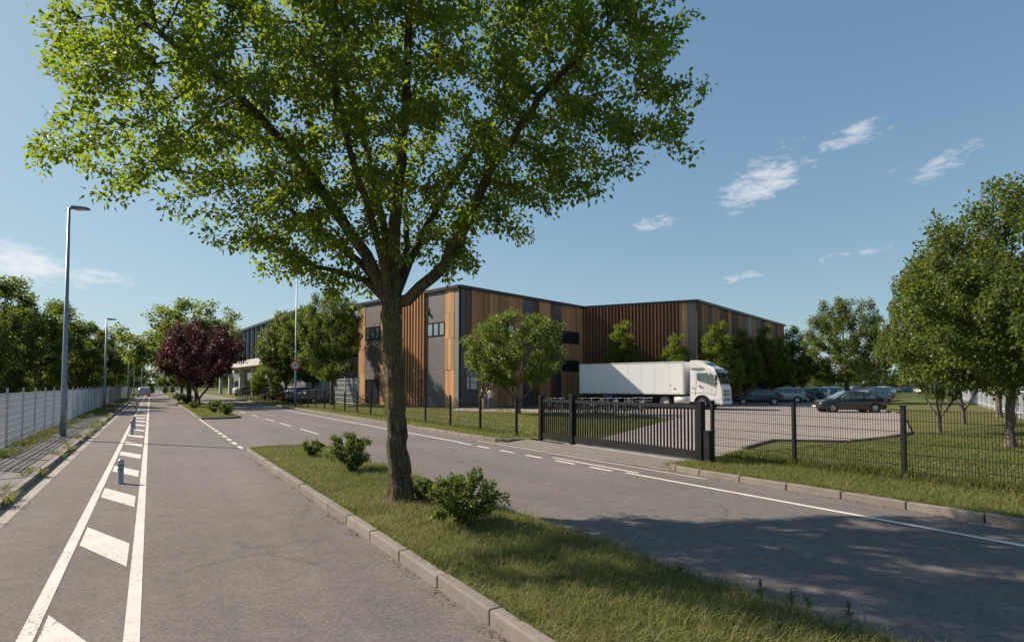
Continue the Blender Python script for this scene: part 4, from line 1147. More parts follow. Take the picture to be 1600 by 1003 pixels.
for sd in (-1, 1):
    lpart('headlight', MB().box((12.60, sd * .92, .80), (.12, .38, .18)), M['lens'], cab)
    mm = lpart('mirror', MB().box((12.32, sd * 1.40, 2.45), (.16, .10, .46)).box((12.32, sd * 1.40, 2.05), (.15, .10, .24)), M['plastic'], cab)
    lpart('mirror_arm', MB().bar((12.1, sd * 1.18, 2.74), (12.32, sd * 1.38, 2.66), .03), M['plastic'], mm)
    for x, w in ((10.62, .012), (11.93, .012)): lpart('door_gap', MB().box((x, sd * 1.2325, 1.95), (w, .012, 1.7)), M['chassis'], cab)
    lpart('door_handle', MB().box((11.02, sd * 1.245, 1.83), (.18, .03, .09)), M['plastic'], cab)
    lpart('locker_handle', MB().box((10.42, sd * 1.245, 1.72), (.13, .03, .06)), M['plastic'], cab)
    lpart('body_line', MB().box((11.1, sd * 1.233, 1.32), (1.6, .01, .012)).box((10.75, sd * 1.18, 3.24), (1.1, .10, .012)), M['chassis'], cab)
    lpart('wheel_arch', MB().loft([[(11.15 + q * math.cos(t), sd * yy, .52 + q * math.sin(t)) for t in np.linspace(-.1, math.pi + .1, 15)] for q, yy in ((.54, 1.0), (.64, 1.0), (.64, 1.27), (.54, 1.27), (.54, 1.0))], False), M['plastic'], cab)
    lpart('side_step', MB().box((11.95, sd * 1.16, .55), (.5, .14, .06)), M['chassis'], cab)

# ------------------------------------------------------------------ bicycles in the rack behind the gate
def bike_proto(colour):
    o = empty('parked_bicycle', (0, 0, 0), 0)
    fr = MB()
    for a, b, r in (((-.5, 0, .34), (-.08, 0, .30), .014), ((-.08, 0, .30), (-.18, 0, .78), .016), ((-.18, 0, .72), (.38, 0, .76), .017), ((-.08, 0, .30), (.40, 0, .66), .019), ((.36, 0, .86), (.44, 0, .58), .017), ((.44, 0, .58), (.54, 0, .34), .014), ((-.5, 0, .34), (-.17, 0, .70), .011)):
        fr.tube([a, b], r * 1.3, 6)
    lpart('frame', fr, M['car_' + colour], o)
    for x in (-.5, .54):
        t = np.linspace(0, 2 * math.pi, 25)
        w = lpart('wheel', MB().tube([(x + .33 * math.cos(a), 0, .34 + .33 * math.sin(a)) for a in t], .022, 6, False), M['rubber'], o)
        sp = MB()
        for a in t[:-1:2]: sp.bar((x, 0, .34), (x + .32 * math.cos(a), 0, .34 + .32 * math.sin(a)), .005)
        lpart('spokes', sp, M['alloy'], w)
    lpart('saddle', MB().hexa([(-.33, -.07, .84), (-.04, -.02, .85), (-.04, .02, .85), (-.33, .07, .84), (-.33, -.08, .89), (-.04, -.02, .88), (-.04, .02, .88), (-.33, .08, .89)]), M['plastic'], o)
    lpart('handlebar', MB().tube([(.34, 0, .86), (.36, 0, .98)], .014, 6).tube([(.26, -.30, 1.0), (.38, -.2, .98), (.38, .2, .98), (.26, .30, 1.0)], .014, 6), M['alloy'], o)
    lpart('seat_post', MB().tube([(-.18, 0, .72), (-.20, 0, .86)], .014, 6), M['alloy'], o)
    lpart('mudguard', MB().tube([(-.5 + .37 * math.cos(a), 0, .34 + .37 * math.sin(a)) for a in np.linspace(.5, 2.8, 10)], .025, 5), M['car_white'], o)
    return o
words_ = ['first', 'second', 'third', 'fourth', 'fifth', 'sixth', 'seventh', 'eighth', 'ninth', 'tenth']
protos = {c: bike_proto(c) for c in ('blue', 'white', 'steel', 'black')}
used = set()
for i in range(10):
    c = ['black', 'steel', 'blue', 'white', 'blue', 'steel', 'white', 'blue', 'steel', 'white'][i]
    b = protos[c] if c not in used else copy_tree(protos[c]); used.add(c)
    p = gy(862 + i * 13.5 + (22 if i > 1 else 0), 645 - (i > 1) * .5)
    b.location = (p.x, p.y + .6, YZ + .005); b.rotation_euler = (rad(random.uniform(-6, 6)), 0, rad(70 + random.uniform(-12, 12)))
    tag(b, f'{c if c != "steel" else "blue-grey"} bicycle behind the gate, {words_[i]} from the left in the row', 'bicycle', 'bicycles parked in a row behind the gate')

# ------------------------------------------------------------------ people by the entrance
def mk_person_mat(name, shoe, leg, top, skin, sleeve):
    m = NT(name); sep = m.n('ShaderNodeSeparateXYZ'); m.l(m.co('Object'), sep.inputs[0])
    z = sep.outputs['Z']; ax = m.math('ABSOLUTE', sep.outputs['X'])
    c = m.ramp(m.math('DIVIDE', z, 2.0), [(0, shoe), (.045, leg), (.46, top), (.735, skin)], 'CONSTANT')
    hand = m.math('MULTIPLY', m.math('GREATER_THAN', ax, .19), m.math('LESS_THAN', z, sleeve))
    hand = m.math('MULTIPLY', hand, m.math('GREATER_THAN', z, .6))
    c = m.mix(hand, c, skin)
    c = m.mix(.5, c, m.ramp(m.noise(14, 4), [(.3, .4), (.7, .6)]), 'OVERLAY')
    return m.set(c, .8)
def person(loc, rz, h, mat, hair, label, twist=0.0, bag=False):
    o = empty('person', loc, rz, label, 'person', 'people by the entrance')
    V = [(0, 0, .97), (0, .01, 1.12), (0, .015, 1.30), (0, .0, 1.44), (0, -.005, 1.52), (0, -.02, 1.60), (0, -.02, 1.70)]
    Rr = [(.155, .115), (.135, .10), (.165, .115), (.10, .08), (.052, .055), (.082, .095), (.066, .075)]
    Ed = [(i, i + 1) for i in range(6)]
    for sd in (-1, 1):
        b = len(V)
        V += [(sd * .10, 0, .90), (sd * .105, -.02, .50), (sd * .11, .01 + .05 * sd * twist, .10), (sd * .12, -.14, .045)]
        Rr += [(.092, .10), (.062, .066), (.044, .048), (.042, .035)]
        Ed += [(0, b), (b, b + 1), (b + 1, b + 2), (b + 2, b + 3)]
        b = len(V)
        V += [(sd * .175, .0, 1.42), (sd * .235, .02, 1.15), (sd * .235, -.08 - .1 * twist * sd, .92), (sd * .235, -.11 - .1 * twist * sd, .83)]
        Rr += [(.062, .062), (.046, .046), (.032, .034), (.022, .036)]
        Ed += [(3, b), (b, b + 1), (b + 1, b + 2), (b + 2, b + 3)]
        h0 = b + 3; hp = V[h0]
        for k, (dy, L_) in enumerate(((-.035, .075), (-.012, .085), (.012, .08), (.032, .065))):
            c = len(V); V += [(hp[0], hp[1] + dy, hp[2] - .04), (hp[0] - sd * .01, hp[1] + dy, hp[2] - .04 - L_ * .6), (hp[0] - sd * .025, hp[1] + dy, hp[2] - .04 - L_)]
            Rr += [(.009, .009)] * 3; Ed += [(h0, c), (c, c + 1), (c + 1, c + 2)]
        c = len(V); V += [(hp[0] - sd * .015, hp[1] - .045, hp[2] + .01), (hp[0] - sd * .03, hp[1] - .06, hp[2] - .04)]; Rr += [(.01, .01)] * 2; Ed += [(h0, c), (c, c + 1)]
    f = h / 1.77
    me = bpy.data.meshes.new('body'); me.from_pydata([tuple(x * f for x in v) for v in V], Ed, [])
    ob = put('body', me, mat, o)
    ob.modifiers.new('skin', 'SKIN'); ob.modifiers.new('sub', 'SUBSURF').levels = 1; ob.modifiers['sub'].render_levels = 1
    for sv, r_ in zip(me.skin_vertices[0].data, Rr): sv.radius = (r_[0] * f, r_[1] * f)
    me.skin_vertices[0].data[0].use_root = True
    ob.modifiers['skin'].use_smooth_shade = True
    hr = MB(); rings = []
    for z, q in ((1.56, .085), (1.62, .097), (1.69, .096), (1.745, .075), (1.775, .02)):
        rings.append([(q * .92 * math.cos(a) * f, (q * 1.05 * math.sin(a) + .008) * f, z * f) for a in np.linspace(-.45, math.pi + .45, 13)])
    hr.loft(rings, False); lpart('hair', hr, hair, o, True)
    if bag:
        lpart('shoulder_bag', MB().box((-.28 * f, .02, .95 * f), (.12, .32, .34)), M['car_blue'], o)
        lpart('bag_strap', MB().tube([(-.28 * f, .02, 1.1 * f), (-.1 * f, 0, 1.46 * f), (.1, .02, 1.2 * f)], .012, 5), M['plastic'], o)
    return o
HAIR = plain('hair_brown', (.035, .02, .012), .6)
SKIN = (.42, .25, .17)
def pl_at(px, py): p = G(px, py, ZL); return (p.x, p.y, ZL + .008)
person(pl_at(753.5, 640.5), 2.4, 1.74, mk_person_mat('clothes_dark_top', (.10, .05, .03), (.42, .30, .19), (.02, .03, .035), SKIN, 1.2), HAIR, 'person in a dark top and beige trousers nearest the corner of the timber building', .4)
person(pl_at(761, 639.6), -.6, 1.72, mk_person_mat('clothes_dark_dress', (.12, .05, .03), (.05, .07, .13), (.05, .025, .02), SKIN, 1.2), HAIR, 'person in dark clothes with a blue shoulder bag, middle of the three', -.3, True)
person(pl_at(766.3, 640.2), 2.9, 1.77, mk_person_mat('clothes_pale_top', (.20, .08, .05), (.07, .10, .19), (.50, .46, .40), SKIN, 1.2), HAIR, 'person in a pale shirt and blue jeans, rightmost by the entrance', .3)

# ------------------------------------------------------------------ hero tree on the island
def hero():
    rng = np.random.default_rng(11)
    base = G(626, 784, .10); bx_, by_ = base.x, base.y
    def at(px, py, dy=0.0):
        Y = by_; d = pray(px, py); k = Y / d.y
        return np.array([d.x * k, Y + dy, CAMH + d.z * k])
    trunk = [at(626, 786), at(626, 770), at(625, 745), at(623, 715), at(621, 680), at(619, 640), at(617, 600), at(615, 560), at(613, 525), at(612, 495), at(611, 475)]
    trunk[0][2] = .05
    def res(P, step=.22):
        P = [np.array(p, float) for p in P]; out = [P[0]]
        for a, b in zip(P[:-1], P[1:]):
            n = max(1, int(np.linalg.norm(b - a) / step))
            for i in range(n): out.append(a + (b - a) * (i + 1) / n)
        out = np.array(out); out[1:] += rng.normal(0, .012, (len(out) - 1, 3)); return out
    limbs = [[(600, 455, 0), (575, 400, -.1), (520, 320, -.4), (470, 250, -.7), (400, 180, -1.0), (300, 110, -1.2)],
             [(606, 440, .1), (592, 340, .3), (560, 220, .6), (520, 90, .8), (490, -40, 1)],
             [(616, 440, -.1), (622, 330, -.2), (640, 200, -.4), (650, 60, -.6), (640, -120, -.6)],
             [(634, 468, 0), (680, 430, .0), (722, 372, -.2), (765, 290, -.5), (840, 190, -.8), (930, 110, -1.1)],
             [(622, 440, .2), (655, 340, .6), (712, 220, 1.1), (775, 100, 1.5), (830, -20, 1.7)],
             [(598, 452, .1), (550, 400, .5), (478, 345, .9), (380, 270, 1.2), (250, 190, 1.4)],
             [(598, 462, .1), (560, 432, .3), (505, 412, .5), (440, 395, .6)],
             [(612, 445, -.3), (600, 360, -.9), (575, 240, -1.7), (590, 90, -2.1)],
             [(615, 445, .3), (618, 360, 1.0), (600, 250, 1.9), (640, 120, 2.4)]]
    T = res(trunk, .09); paths = [(T, None, 0, False)]; lim_idx = []; k0 = len(T)
    for lb in limbs:
        P = res([T[-1]] + [at(*q) for q in lb])[1:]
        c = max(2, int(len(P) * .28)); lim_idx.append((k0, len(P))); k0 += len(P)
        paths.append((P[:c], 0, len(T) - 1, False)); paths.append((P[c:], len(paths) - 1, c - 1, True))
    cx = at(590, 100)[0]; A = []
    while len(A) < 4600:
        a = rng.uniform(0, 2 * math.pi); rr = math.sqrt(rng.random()); x = rr * math.cos(a) * (4.95 if math.cos(a) < 0 else 5.1); y = rr * math.sin(a) * 2.4
        zl = 3.35 + .40 * rr * 5.2 + .35 * math.sin(a * 3 + 1) * rr + .3 * math.sin(a * 5) * rr + .5 * max(0, rr - .75)
        zu = 7.4 + 4.0 * math.sqrt(max(0, 1 - rr * rr)) + .4 * math.sin(a * 4)
        z = rng.uniform(zl, zu)
        if rr < .16 and z < 4.6: continue
        if z < zl + .4 and rng.random() < .2: continue
        edge_ = 1 + .07 * math.sin(z * 4.1 + a * 3)
        A.append((cx + x * edge_, by_ - .45 + y, z))
    for (px, py, dy, rx, ry, rz, n_) in ((455, 385, .3, 1.0, 1.0, .55, 150), (530, 430, .5, .75, .8, .42, 110), (500, 330, -.3, 1.1, 1.0, .6, 110), (712, 400, .3, .5, .7, .38, 60), (410, 350, .6, .7, .8, .5, 80)):
        A += [tuple(p) for p in ellip_points(rng, n_, at(px, py, dy), (rx, ry, rz))]          # low boughs beside the trunk
    A = np.array(A)
    pos, par = grow(rng, paths, A, .17, .26, 110)
    r, kids, cnt = branch_radii(pos, par, .004, .15)
    for j, (i0, m_) in enumerate(lim_idx):
        r[i0:i0 + m_] = np.maximum(r[i0:i0 + m_], (.088 if j in (0, 2, 3) else .062) * (1 - np.linspace(0, 1, m_)) ** .8 + .012)
    nT = len(T); r[:nT] = np.maximum(r[:nT], np.linspace(.168, .140, nT))
    rt = Vector((bx_, by_, .10))
    o = empty('island_tree', rt, 0, 'large leafy green tree standing on the grass island in the foreground', 'tree')
    off = np.array(rt); P = pos - off
    tm = branch_mesh('trunk', P, par, r, kids, cnt, M['bark'], rng, .42, 34, .0, .06)
    put('trunk', tm, None, o)
    lm = crown_leaves('crown', rng, P, par, r, .020, 116000, .17, .078, .64, M['leaf_hero'], np.array([0, 0, 5.0]), True, .55, .35, .3)
    put('crown', lm, None, o, kind='stuff')
hero()

# ------------------------------------------------------------------ other trees
tree_proto('broad', 21, 10.0, 2.1, 3.9, 0, 'egg', 1500, 34000, .18, 'leaf_mid', 'bark_plain', .17, spread=.42)
tree_proto('broad2', 22, 10.0, 2.0, 4.2, 0, 'ball', 1500, 34000, .18, 'leaf_dark', 'bark_plain', .19, spread=.42)
tree_proto('cone', 23, 8.5, 1.4, 2.4, 0, 'cone', 900, 24000, .15, 'leaf_dark', 'bark_plain', .11, spread=.36)
tree_proto('conel', 24, 8.5, 1.4, 2.5, 0, 'cone', 900, 24000, .15, 'leaf_light', 'bark_plain', .11, spread=.36)
tree_proto('purple', 25, 8.2, 2.0, 3.9, 0, 'ball', 1300, 24000, .17, 'leaf_purple', 'bark_plain', .15, stems=3, spread=.42)
tree_proto('multi', 26, 6.4, 1.7, 3.1, 0, 'ball', 1600, 24000, .14, 'leaf_mid', 'bark_pale', .115, stems=3, spread=.34, lump=.22, loose=.05)
tree_proto('park', 27, 8.4, 1.6, 3.3, 0, 'egg', 1700, 42000, .13, 'leaf_mid', 'bark_pale', .115, stems=4, spread=.34)
tree_proto('park2', 28, 8.6, 1.6, 3.2, 0, 'egg', 1700, 42000, .13, 'leaf_mid', 'bark_pale', .13, spread=.34)
tree_proto('light', 29, 9.0, 2.2, 3.4, 0, 'egg', 1100, 20000, .18, 'leaf_light', 'bark_plain', .14, spread=.42)
tree_proto('thick', 30, 9.6, .7, 4.4, 0, 'egg', 1500, 36000, .19, 'leaf_dark', 'bark_plain', .19, spread=.42)
tree_proto('lot', 31, 12.0, 2.0, 4.7, 0, 'egg', 1500, 44000, .18, 'leaf_mid', 'bark_plain', .19, spread=.42, loose=.35)
def gl(px, py, z=ZL): p = G(px, py, z); return (p.x, p.y, z)
def yl(px, Y, z=ZL): return ((px - 800) / FPX * Y, Y, z)
plant('multi', gl(810, 646.5), 'green multi-stemmed tree on the lawn before the timber building', sc=1.2, sz=1.08, rz=.4, name='ornamental_tree')
gb = 'trees along the timber building'
def by_wall(F_, px, off):                                   # point standing off the wall, seen at column px
    d = pray(px, HOR); o = F_.a + F_.n * off; k = (o - Vector((0, 0, CAMH))).dot(F_.n) / d.dot(F_.n); return (d.x * k, d.y * k, ZL)
for F_, px, off, key, sc_, sz_, lab in (
    (FC, 972, 2.6, 'conel', .95, 1.02, 'slender conical tree behind the left half of the lorry trailer'), (FC, 1056, 2.2, 'conel', .90, .84, 'small conical tree behind the lorry cab, lowest of the row'),
    (FD, 1122, 1.9, 'conel', .95, 1.0, 'bright conical tree at the corner of the rear wing right of the cab'), (FD, 1164, 1.5, 'conel', .80, 1.0, 'conical tree by the rear wing, second right of the cab'),
    (FD, 1194, 1.6, 'conel', .88, 1.1, 'conical tree near the right end of the rear wing'), (FD, 1218, 1.6, 'conel', .85, 1.0, 'tree overlapping the right end of the building wall'), (FD, 1242, 1.2, 'cone', 1.05, 1.25, 'dark slim tree just past the right end of the building')):
    plant(key, by_wall(F_, px, off), lab, group=gb, sc=sc_, sz=sz_, name='hornbeam_tree')
plant('lot', yl(1322, 60, ZL), 'round green tree rising from the middle of the car park', sc=1.0, rz=1.0)
plant('light', yl(1276, 105), 'yellow-green tree left of the car park tree', sc=.75)
plant('broad2', yl(1352, 150), 'dark tree behind the row of parked cars', sc=.9)
pk = 'trees on the right-hand lawn'
plant('park', gl(1468, 676.5), 'multi-stemmed tree on the lawn behind the black mesh fence', group=pk, sc=.62, sz=.93, rz=2.2, name='park_tree')
plant('park2', gl(1578, 699), 'pale-trunked tree at the right edge behind the black mesh fence', group=pk, sc=.92, sz=1.0, rz=.5, name='park_tree')
plant('park', gl(1506, 663), 'second multi-stemmed tree further back on the right-hand lawn', group=pk, sc=.68, sz=1.12, rz=4.0, name='park_tree')
plant('park2', yl(1560, 33), 'tree standing behind the two lawn trees near the white fence', group=pk, sc=1.15, sz=1.3, rz=3.0, name='park_tree')
# median of the far island and verge trees
def rt_(s, t, z=ZL): p = R(s, t, z); return (p.x, p.y, p.z)
plant('purple', rt_(57.5, 3.7), 'purple-leaved tree on the far planted island', sc=.90, rz=.3, name='purple_tree', sz=.98)
plant('light', rt_(72, 3.6), 'tall yellow-green tree behind the purple tree on the island', sc=1.85, sz=1.42, name='island_tree')
plant('light', rt_(88, 3.6), 'further green tree on the island behind the purple tree', sc=1.35, name='island_tree')
plant('broad', rt_(66, 4.0), 'green tree with thin trunk to the right of the purple tree', sc=.9, name='island_tree')
gv = 'trees before the glass building'
plant('broad2', yl(517, 53), 'dark green tree at the left corner of the timber building', group=gv, sc=.78, sz=1.12, rz=2.0)
plant('broad2', yl(487, 64), 'green tree between the lamp pole and the timber building', group=gv, sc=.95, sz=1.12, rz=1.0)
plant('broad', yl(447, 68), 'mid green tree left of the sign pole before the glass building', group=gv, sc=1.0, sz=1.12, rz=5)
plant('conel', yl(405, 72), 'young conical tree before the white columns', group=gv, sc=.52, name='young_tree')
plant('conel', yl(432, 66), 'tiny conical tree beside the parked pale car', group=gv, sc=.36, name='young_tree')
gL = 'trees behind the left fence'
left = [(14, 43, 'thick', 1.12, 'large dark tree at the left edge behind the pale fence'), (-60, 36, 'thick', .95, 'dark tree partly outside the left edge of the picture'), (62, 52, 'thick', 1.12, 'green tree behind the nearest lamp pole'), (128, 72, 'thick', 1.12, 'round dark tree between the first and second lamps'),
        (166, 82, 'broad', 1.05, 'green tree behind the second lamp'), (100, 62, 'thick', .85, 'smaller dark tree filling the gap by the nearest lamp'), (190, 118, 'thick', 1.05, 'dark tree behind the third lamp'), (206, 140, 'light', .75, 'yellow-green tree near the far end of the left fence'), (28, 60, 'thick', .95, 'dark tree deep behind the left fence'), (85, 80, 'thick', 1.1, 'dark tree far behind the nearest lamp')]
for px, Y, k, s, lab in left: plant(k, yl(px, Y, .06), lab, group=gL, sc=s)
# far trees
rf_ = random.Random(5)
def far_tree(k, px, Y, s, lab): plant(k, yl(px, Y, 0), lab, group='far trees along the horizon', sc=s, name='far_tree')
sides_ = [(215, 235, 1.3), (236, 250, 1.5), (252, 245, 1.2), (263, 250, 1.4), (278, 252, 1.2), (292, 236, 1.2), (306, 250, 1.4), (322, 238, 1.2), (340, 250, 1.4), (358, 246, 1.3)]
ordn = ['first', 'second', 'third', 'fourth', 'fifth', 'sixth', 'seventh', 'eighth', 'ninth', 'tenth', 'eleventh', 'twelfth', 'thirteenth', 'fourteenth', 'fifteenth', 'sixteenth', 'seventeenth', 'eighteenth']
for i, (px, Y, s) in enumerate(sides_): far_tree(['broad', 'broad2', 'light'][i % 3], px, Y, s * .62, f'far tree at the end of the road, {ordn[i]} from the left')
for i, px in enumerate(range(1250, 1640, 23)): far_tree(['thick', 'thick', 'cone'][i % 3], px + rf_.uniform(-6, 6), rf_.uniform(205, 250), rf_.uniform(.9, 1.35), f'tree of the belt behind the car park, {ordn[i]} from the left')
# low wooded hill on the horizon
hv, hf = [], []; nx, ny = 160, 14
for j in range(ny):
    for i in range(nx):
        az = rad(-75 + 150 * i / (nx - 1)); rr = 480 + j * 42
        hgt = (14 + 10 * math.sin(az * 5 + 1.2) + 7 * math.sin(az * 11)) * math.sin(math.pi * min(1, j / (ny - 1) * 1.0) * .5) + rf_.uniform(-3.0, 3.0) * (j > 0)
        hv.append((rr * math.sin(az), rr * math.cos(az), max(-1, hgt * (.75 if az > -.3 else 1.0)) if j else -1))
for j in range(ny - 1):
    for i in range(nx - 1): hf.append((j * nx + i, j * nx + i + 1, (j + 1) * nx + i + 1, (j + 1) * nx + i))
hm = NT('wooded_hill'); hm.bump(hm.noise(.35, 6, .7, hm.wco()), 1.0, 3.0)
hc = hm.mix(hm.ramp(hm.noise(.12, 6, .7, hm.wco()), [(.35, 0.0), (.65, 1.0)]), (.022, .034, .022), (.050, .068, .035)); hm.set(hc, 1.0, spec=0.0)
struct('hill', MB().add(hv, hf), hm.m, True)
# white railings where the road ends
for i, px in enumerate((231, 240, 250, 262, 274)):
    p = G(px, 615.5 - .4 * i, 0.0); rz = .15
    o = empty('white_railing', (p.x, p.y, 0), rz, f'white tubular railing frame across the far end of the road, {ordn[i]} from the left', 'railing', 'white railings at the end of the road')
    lpart('frame', MB().tube([(-.7, 0, 0), (-.4, 0, 1.55), (.9, 0, 1.55), (1.3, 0, 0)], .07, 6), M['white'], o)
    lpart('rail', MB().tube([(-.55, 0, .8), (1.1, 0, .8)], .05, 6), M['white'], o)

# ------------------------------------------------------------------ shrubs
def shrub_proto(key, seed, w, h, n_attr, n_leaf, L, mat='leaf_bush'):
    rng = np.random.default_rng(seed); q = []
    while len(q) < n_attr:
        u = rng.uniform(-1, 1, 3); lim = math.sqrt(max(0, 1 - u[2] ** 2)) * (1 + .25 * math.sin(3 * math.atan2(u[1], u[0]) + seed))
        if math.hypot(u[0], u[1]) < lim: q.append((u[0] * w / 2, u[1] * w / 2, h * .56 + u[2] * h * .44))
    q = np.array(q); cs = q[rng.choice(len(q), 26, replace=False)]
    q = q[np.linalg.norm(q[:, None] - cs[None], axis=2).min(1) < w * .17]; q = np.concatenate([q, cs * np.array([1.18, 1.18, 1.1])])
    paths = [(np.array([[0, 0, -.02], [0, 0, .06 * h]]), None, 0, False)]
    for s in range(7):
        a = 2 * math.pi * s / 7 + rng.uniform(-.3, .3); f = np.linspace(.2, 1, 4)
        paths.append((np.stack([np.cos(a) * f * w * .16, np.sin(a) * f * w * .16, .06 * h + f * h * .22], 1), 0, 1, True))
    pos, par = grow(rng, paths, np.array(q), h * .07, h * .11, 60)
    r, kids, cnt = branch_radii(pos, par, .003, .028)
    TREE[key] = (branch_mesh('stems', pos, par, r, kids, cnt, M['bark_plain'], rng, 0, 6, 0.0),
                 crown_leaves('foliage', rng, pos, par, r, .012, n_leaf, h * .085, L, .5, M[mat], np.array([0, 0, h * .4]), True, .4, .8, -.1))
shrub_proto('shrub', 41, 1.12, .80, 420, 4600, .058)
shrub_proto('shrub2', 42, 1.05, .88, 420, 4400, .060)
shrub_proto('shrub3', 43, .6, .46, 220, 1700, .055)
def shrub(key, loc, label, sc=1.0, group='shrubs on the island', name='shrub'):
    o = empty(name, loc, random.uniform(0, 6), label, 'shrub', group); o.scale = (sc,) * 3
    b, l = TREE[key]; put('stems', b, None, o); put('foliage', l, None, o, kind='stuff')
shrub('shrub', gl(726, 822, .1), 'dense dark green shrub just right of the island tree trunk', .92)
shrub('shrub2', gl(550, 736, .1), 'leafy green shrub left of the island tree trunk', .98)
shrub('shrub3', gl(487, 713, .1), 'small round shrub at the far tip of the near island', .95)
shrub('shrub3', gl(661, 781, .1), 'low leafy clump at the foot of the island tree', .75)
for i, (s, t, k, sc) in enumerate(((39.5, 4.1, 'shrub2', .9), (41, 4.4, 'shrub', .8), (44, 3.8, 'shrub2', 1.0), (47.5, 4.2, 'shrub', 1.0), (52, 3.0, 'shrub3', 1.3), (68, 3.3, 'shrub', 1.1), (80, 3.0, 'shrub2', 1.2))):
    shrub(k, rt_(s, t, .1), f'green shrub on the far island, {ordn[i]} from its near end', sc, 'shrubs on the far island')
# conical shrubs where the road ends
for i, px in enumerate((237, 258, 269)):
    p = G(px, 617 - i * .4); o = plant('cone', (p.x, p.y, 0), f'small cone-shaped bush at the far end of the road, {ordn[i]} from the left', 'bush', 'cone bushes at the end of the road', .26, name='cone_bush')

# ------------------------------------------------------------------ grass, weeds, fallen leaves
def in_poly(P, poly):
    x, y = P[:, 0], P[:, 1]; ins = np.zeros(len(P), bool); n = len(poly)
    for i in range(n):
        x1, y1 = poly[i][0], poly[i][1]; x2, y2 = poly[(i + 1) % n][0], poly[(i + 1) % n][1]
        c = ((y1 > y) != (y2 > y)) & (x < (x2 - x1) * (y - y1) / ((y2 - y1) + 1e-12) + x1); ins ^= c
    return ins
def sval(P, f, seed):                                       # cheap smooth 2-d noise
    r = np.random.default_rng(seed); v = np.zeros(len(P))
    for k in range(6):
        a = r.uniform(0, 6.28); q = f * (1 + .6 * k); v += np.sin(P[:, 0] * math.cos(a) * q + P[:, 1] * math.sin(a) * q + r.uniform(0, 6.28)) / (1 + .5 * k)
    return v / 2.2
def blades(name, P, z, h, w, rng, label, mat='grass', lean=.7, patch=1.0, dryness=.0):
    n = len(P); nz = sval(P, 1.5 * patch, 3); dry = sval(P, .9 * patch, 9)
    H = h * rng.uniform(.5, 1.25, n) * np.clip(1 + .38 * nz, .35, 1.7)
    a = rng.uniform(0, 2 * math.pi, n); b = a + rng.uniform(1.2, 1.9, n)
    D = np.stack([np.cos(a), np.sin(a), np.zeros(n)], 1); S = np.stack([np.cos(b), np.sin(b), np.zeros(n)], 1)
    B = np.column_stack([P, np.full(n, z)]); ln = (H * lean * rng.uniform(.2, 1.5, n))[:, None]; Hc = H[:, None]; up = np.array([[0, 0, 1.0]])
    W = (w * rng.uniform(.7, 1.3, n))[:, None]
    m1 = B + up * Hc * .55 + D * ln * .35; tip = B + up * Hc * rng.uniform(.7, 1.0, (n, 1)) + D * ln
    V = np.stack([B - S * W, B + S * W, m1 + S * W * .75, m1 - S * W * .75, tip + S * W * .1, tip - S * W * .1], 1).reshape(-1, 3)
    i = np.arange(n)[:, None] * 6
    F = np.concatenate([i + np.array([[0, 1, 2, 3]]), i + np.array([[3, 2, 4, 5]])], 0)
    rnd = np.clip(.33 + dryness + .18 * dry + rng.normal(0, .14, n) + (rng.random(n) < .10 + dryness + .10 * np.clip(dry, 0, 1)) * .45, 0, 1)
    return put(name, np_mesh(name, V, F, np.repeat(rnd, 6), M[mat]), None, None, label=label, cat='grass', kind='stuff')
def scat_st(rng, n, s0, s1, t0, t1, fall=0.0):
    s = s0 + (s1 - s0) * rng.random(n) ** (1 + fall); t = rng.uniform(t0, t1, n)
    return np.stack([RD.x * s + RR.x * t, RD.y * s + RR.y * t], 1)
rng = np.random.default_rng(77)
P1 = scat_st(rng, 95000, -3.2, 18.4, T_IL + .05, T_IR - .05, .75)
tb_ = G(626, 784, .10); rr_ = np.hypot(P1[:, 0] - tb_.x, P1[:, 1] - tb_.y); P1 = P1[(rr_ > .34 + .10 * sval(P1, 6, 31)) | (rng.random(len(P1)) < .12)]
sp_ = sval(P1, 1.6, 44) + .5 * sval(P1, 5.0, 45); P1 = P1[(sp_ < .75) | (rng.random(len(P1)) < .3)]
n_ = 28; ring_ = [(tb_.x + (.46 + .06 * math.sin(3 * a) + .05 * math.sin(7 * a + 1)) * math.cos(a), tb_.y + (.46 + .06 * math.sin(3 * a) + .05 * math.sin(7 * a + 1)) * math.sin(a)) for a in np.linspace(0, 2 * math.pi, n_ + 1)[:-1]]
so = MB(); so.add([(x, y, .108) for x, y in ring_] + [(tb_.x + (x - tb_.x) * .5, tb_.y + (y - tb_.y) * .5, .135) for x, y in ring_] + [(tb_.x, tb_.y, .15)], [(i, (i + 1) % n_, n_ + (i + 1) % n_, n_ + i) for i in range(n_)] + [(n_ + i, n_ + (i + 1) % n_, 2 * n_) for i in range(n_)])
struct('bare_soil', so, M['soil'], True)
blades('island_grass', P1, .10, .105, .0030, rng, 'rough green and straw-coloured grass on the near island', lean=1.25, dryness=.20)
P1b = np.concatenate([scat_st(rng, 5200, -3.2, 18.2, T_IL + .05, T_IL + .16, .6), scat_st(rng, 4200, -3.2, 17.6, T_IR - .2, T_IR - .04, .6), scat_st(rng, 3600, -4, 8.6, T_RK + .12, T_RK + .26, .1)])
P1b = P1b[sval(P1b, 4.5, 21) > .15]
blades('kerb_tufts', P1b, .10, .15, .0036, rng, 'longer grass tufts hanging over the kerb edges', lean=1.3, dryness=.1)
P2 = scat_st(rng, 46000, -4, 9.2, T_RK + .12, TFR + .3, .15)
blades('verge_grass', P2, ZL, .10, .0040, rng, 'rough grass on the verge before the black mesh fence', lean=1.1, dryness=.10)
P2b = np.concatenate([scat_st(rng, 9000, -4, 9.0, TFR - .15, TFR + .25), scat_st(rng, 4000, 17, 48, TF - .2, TF + .2)])
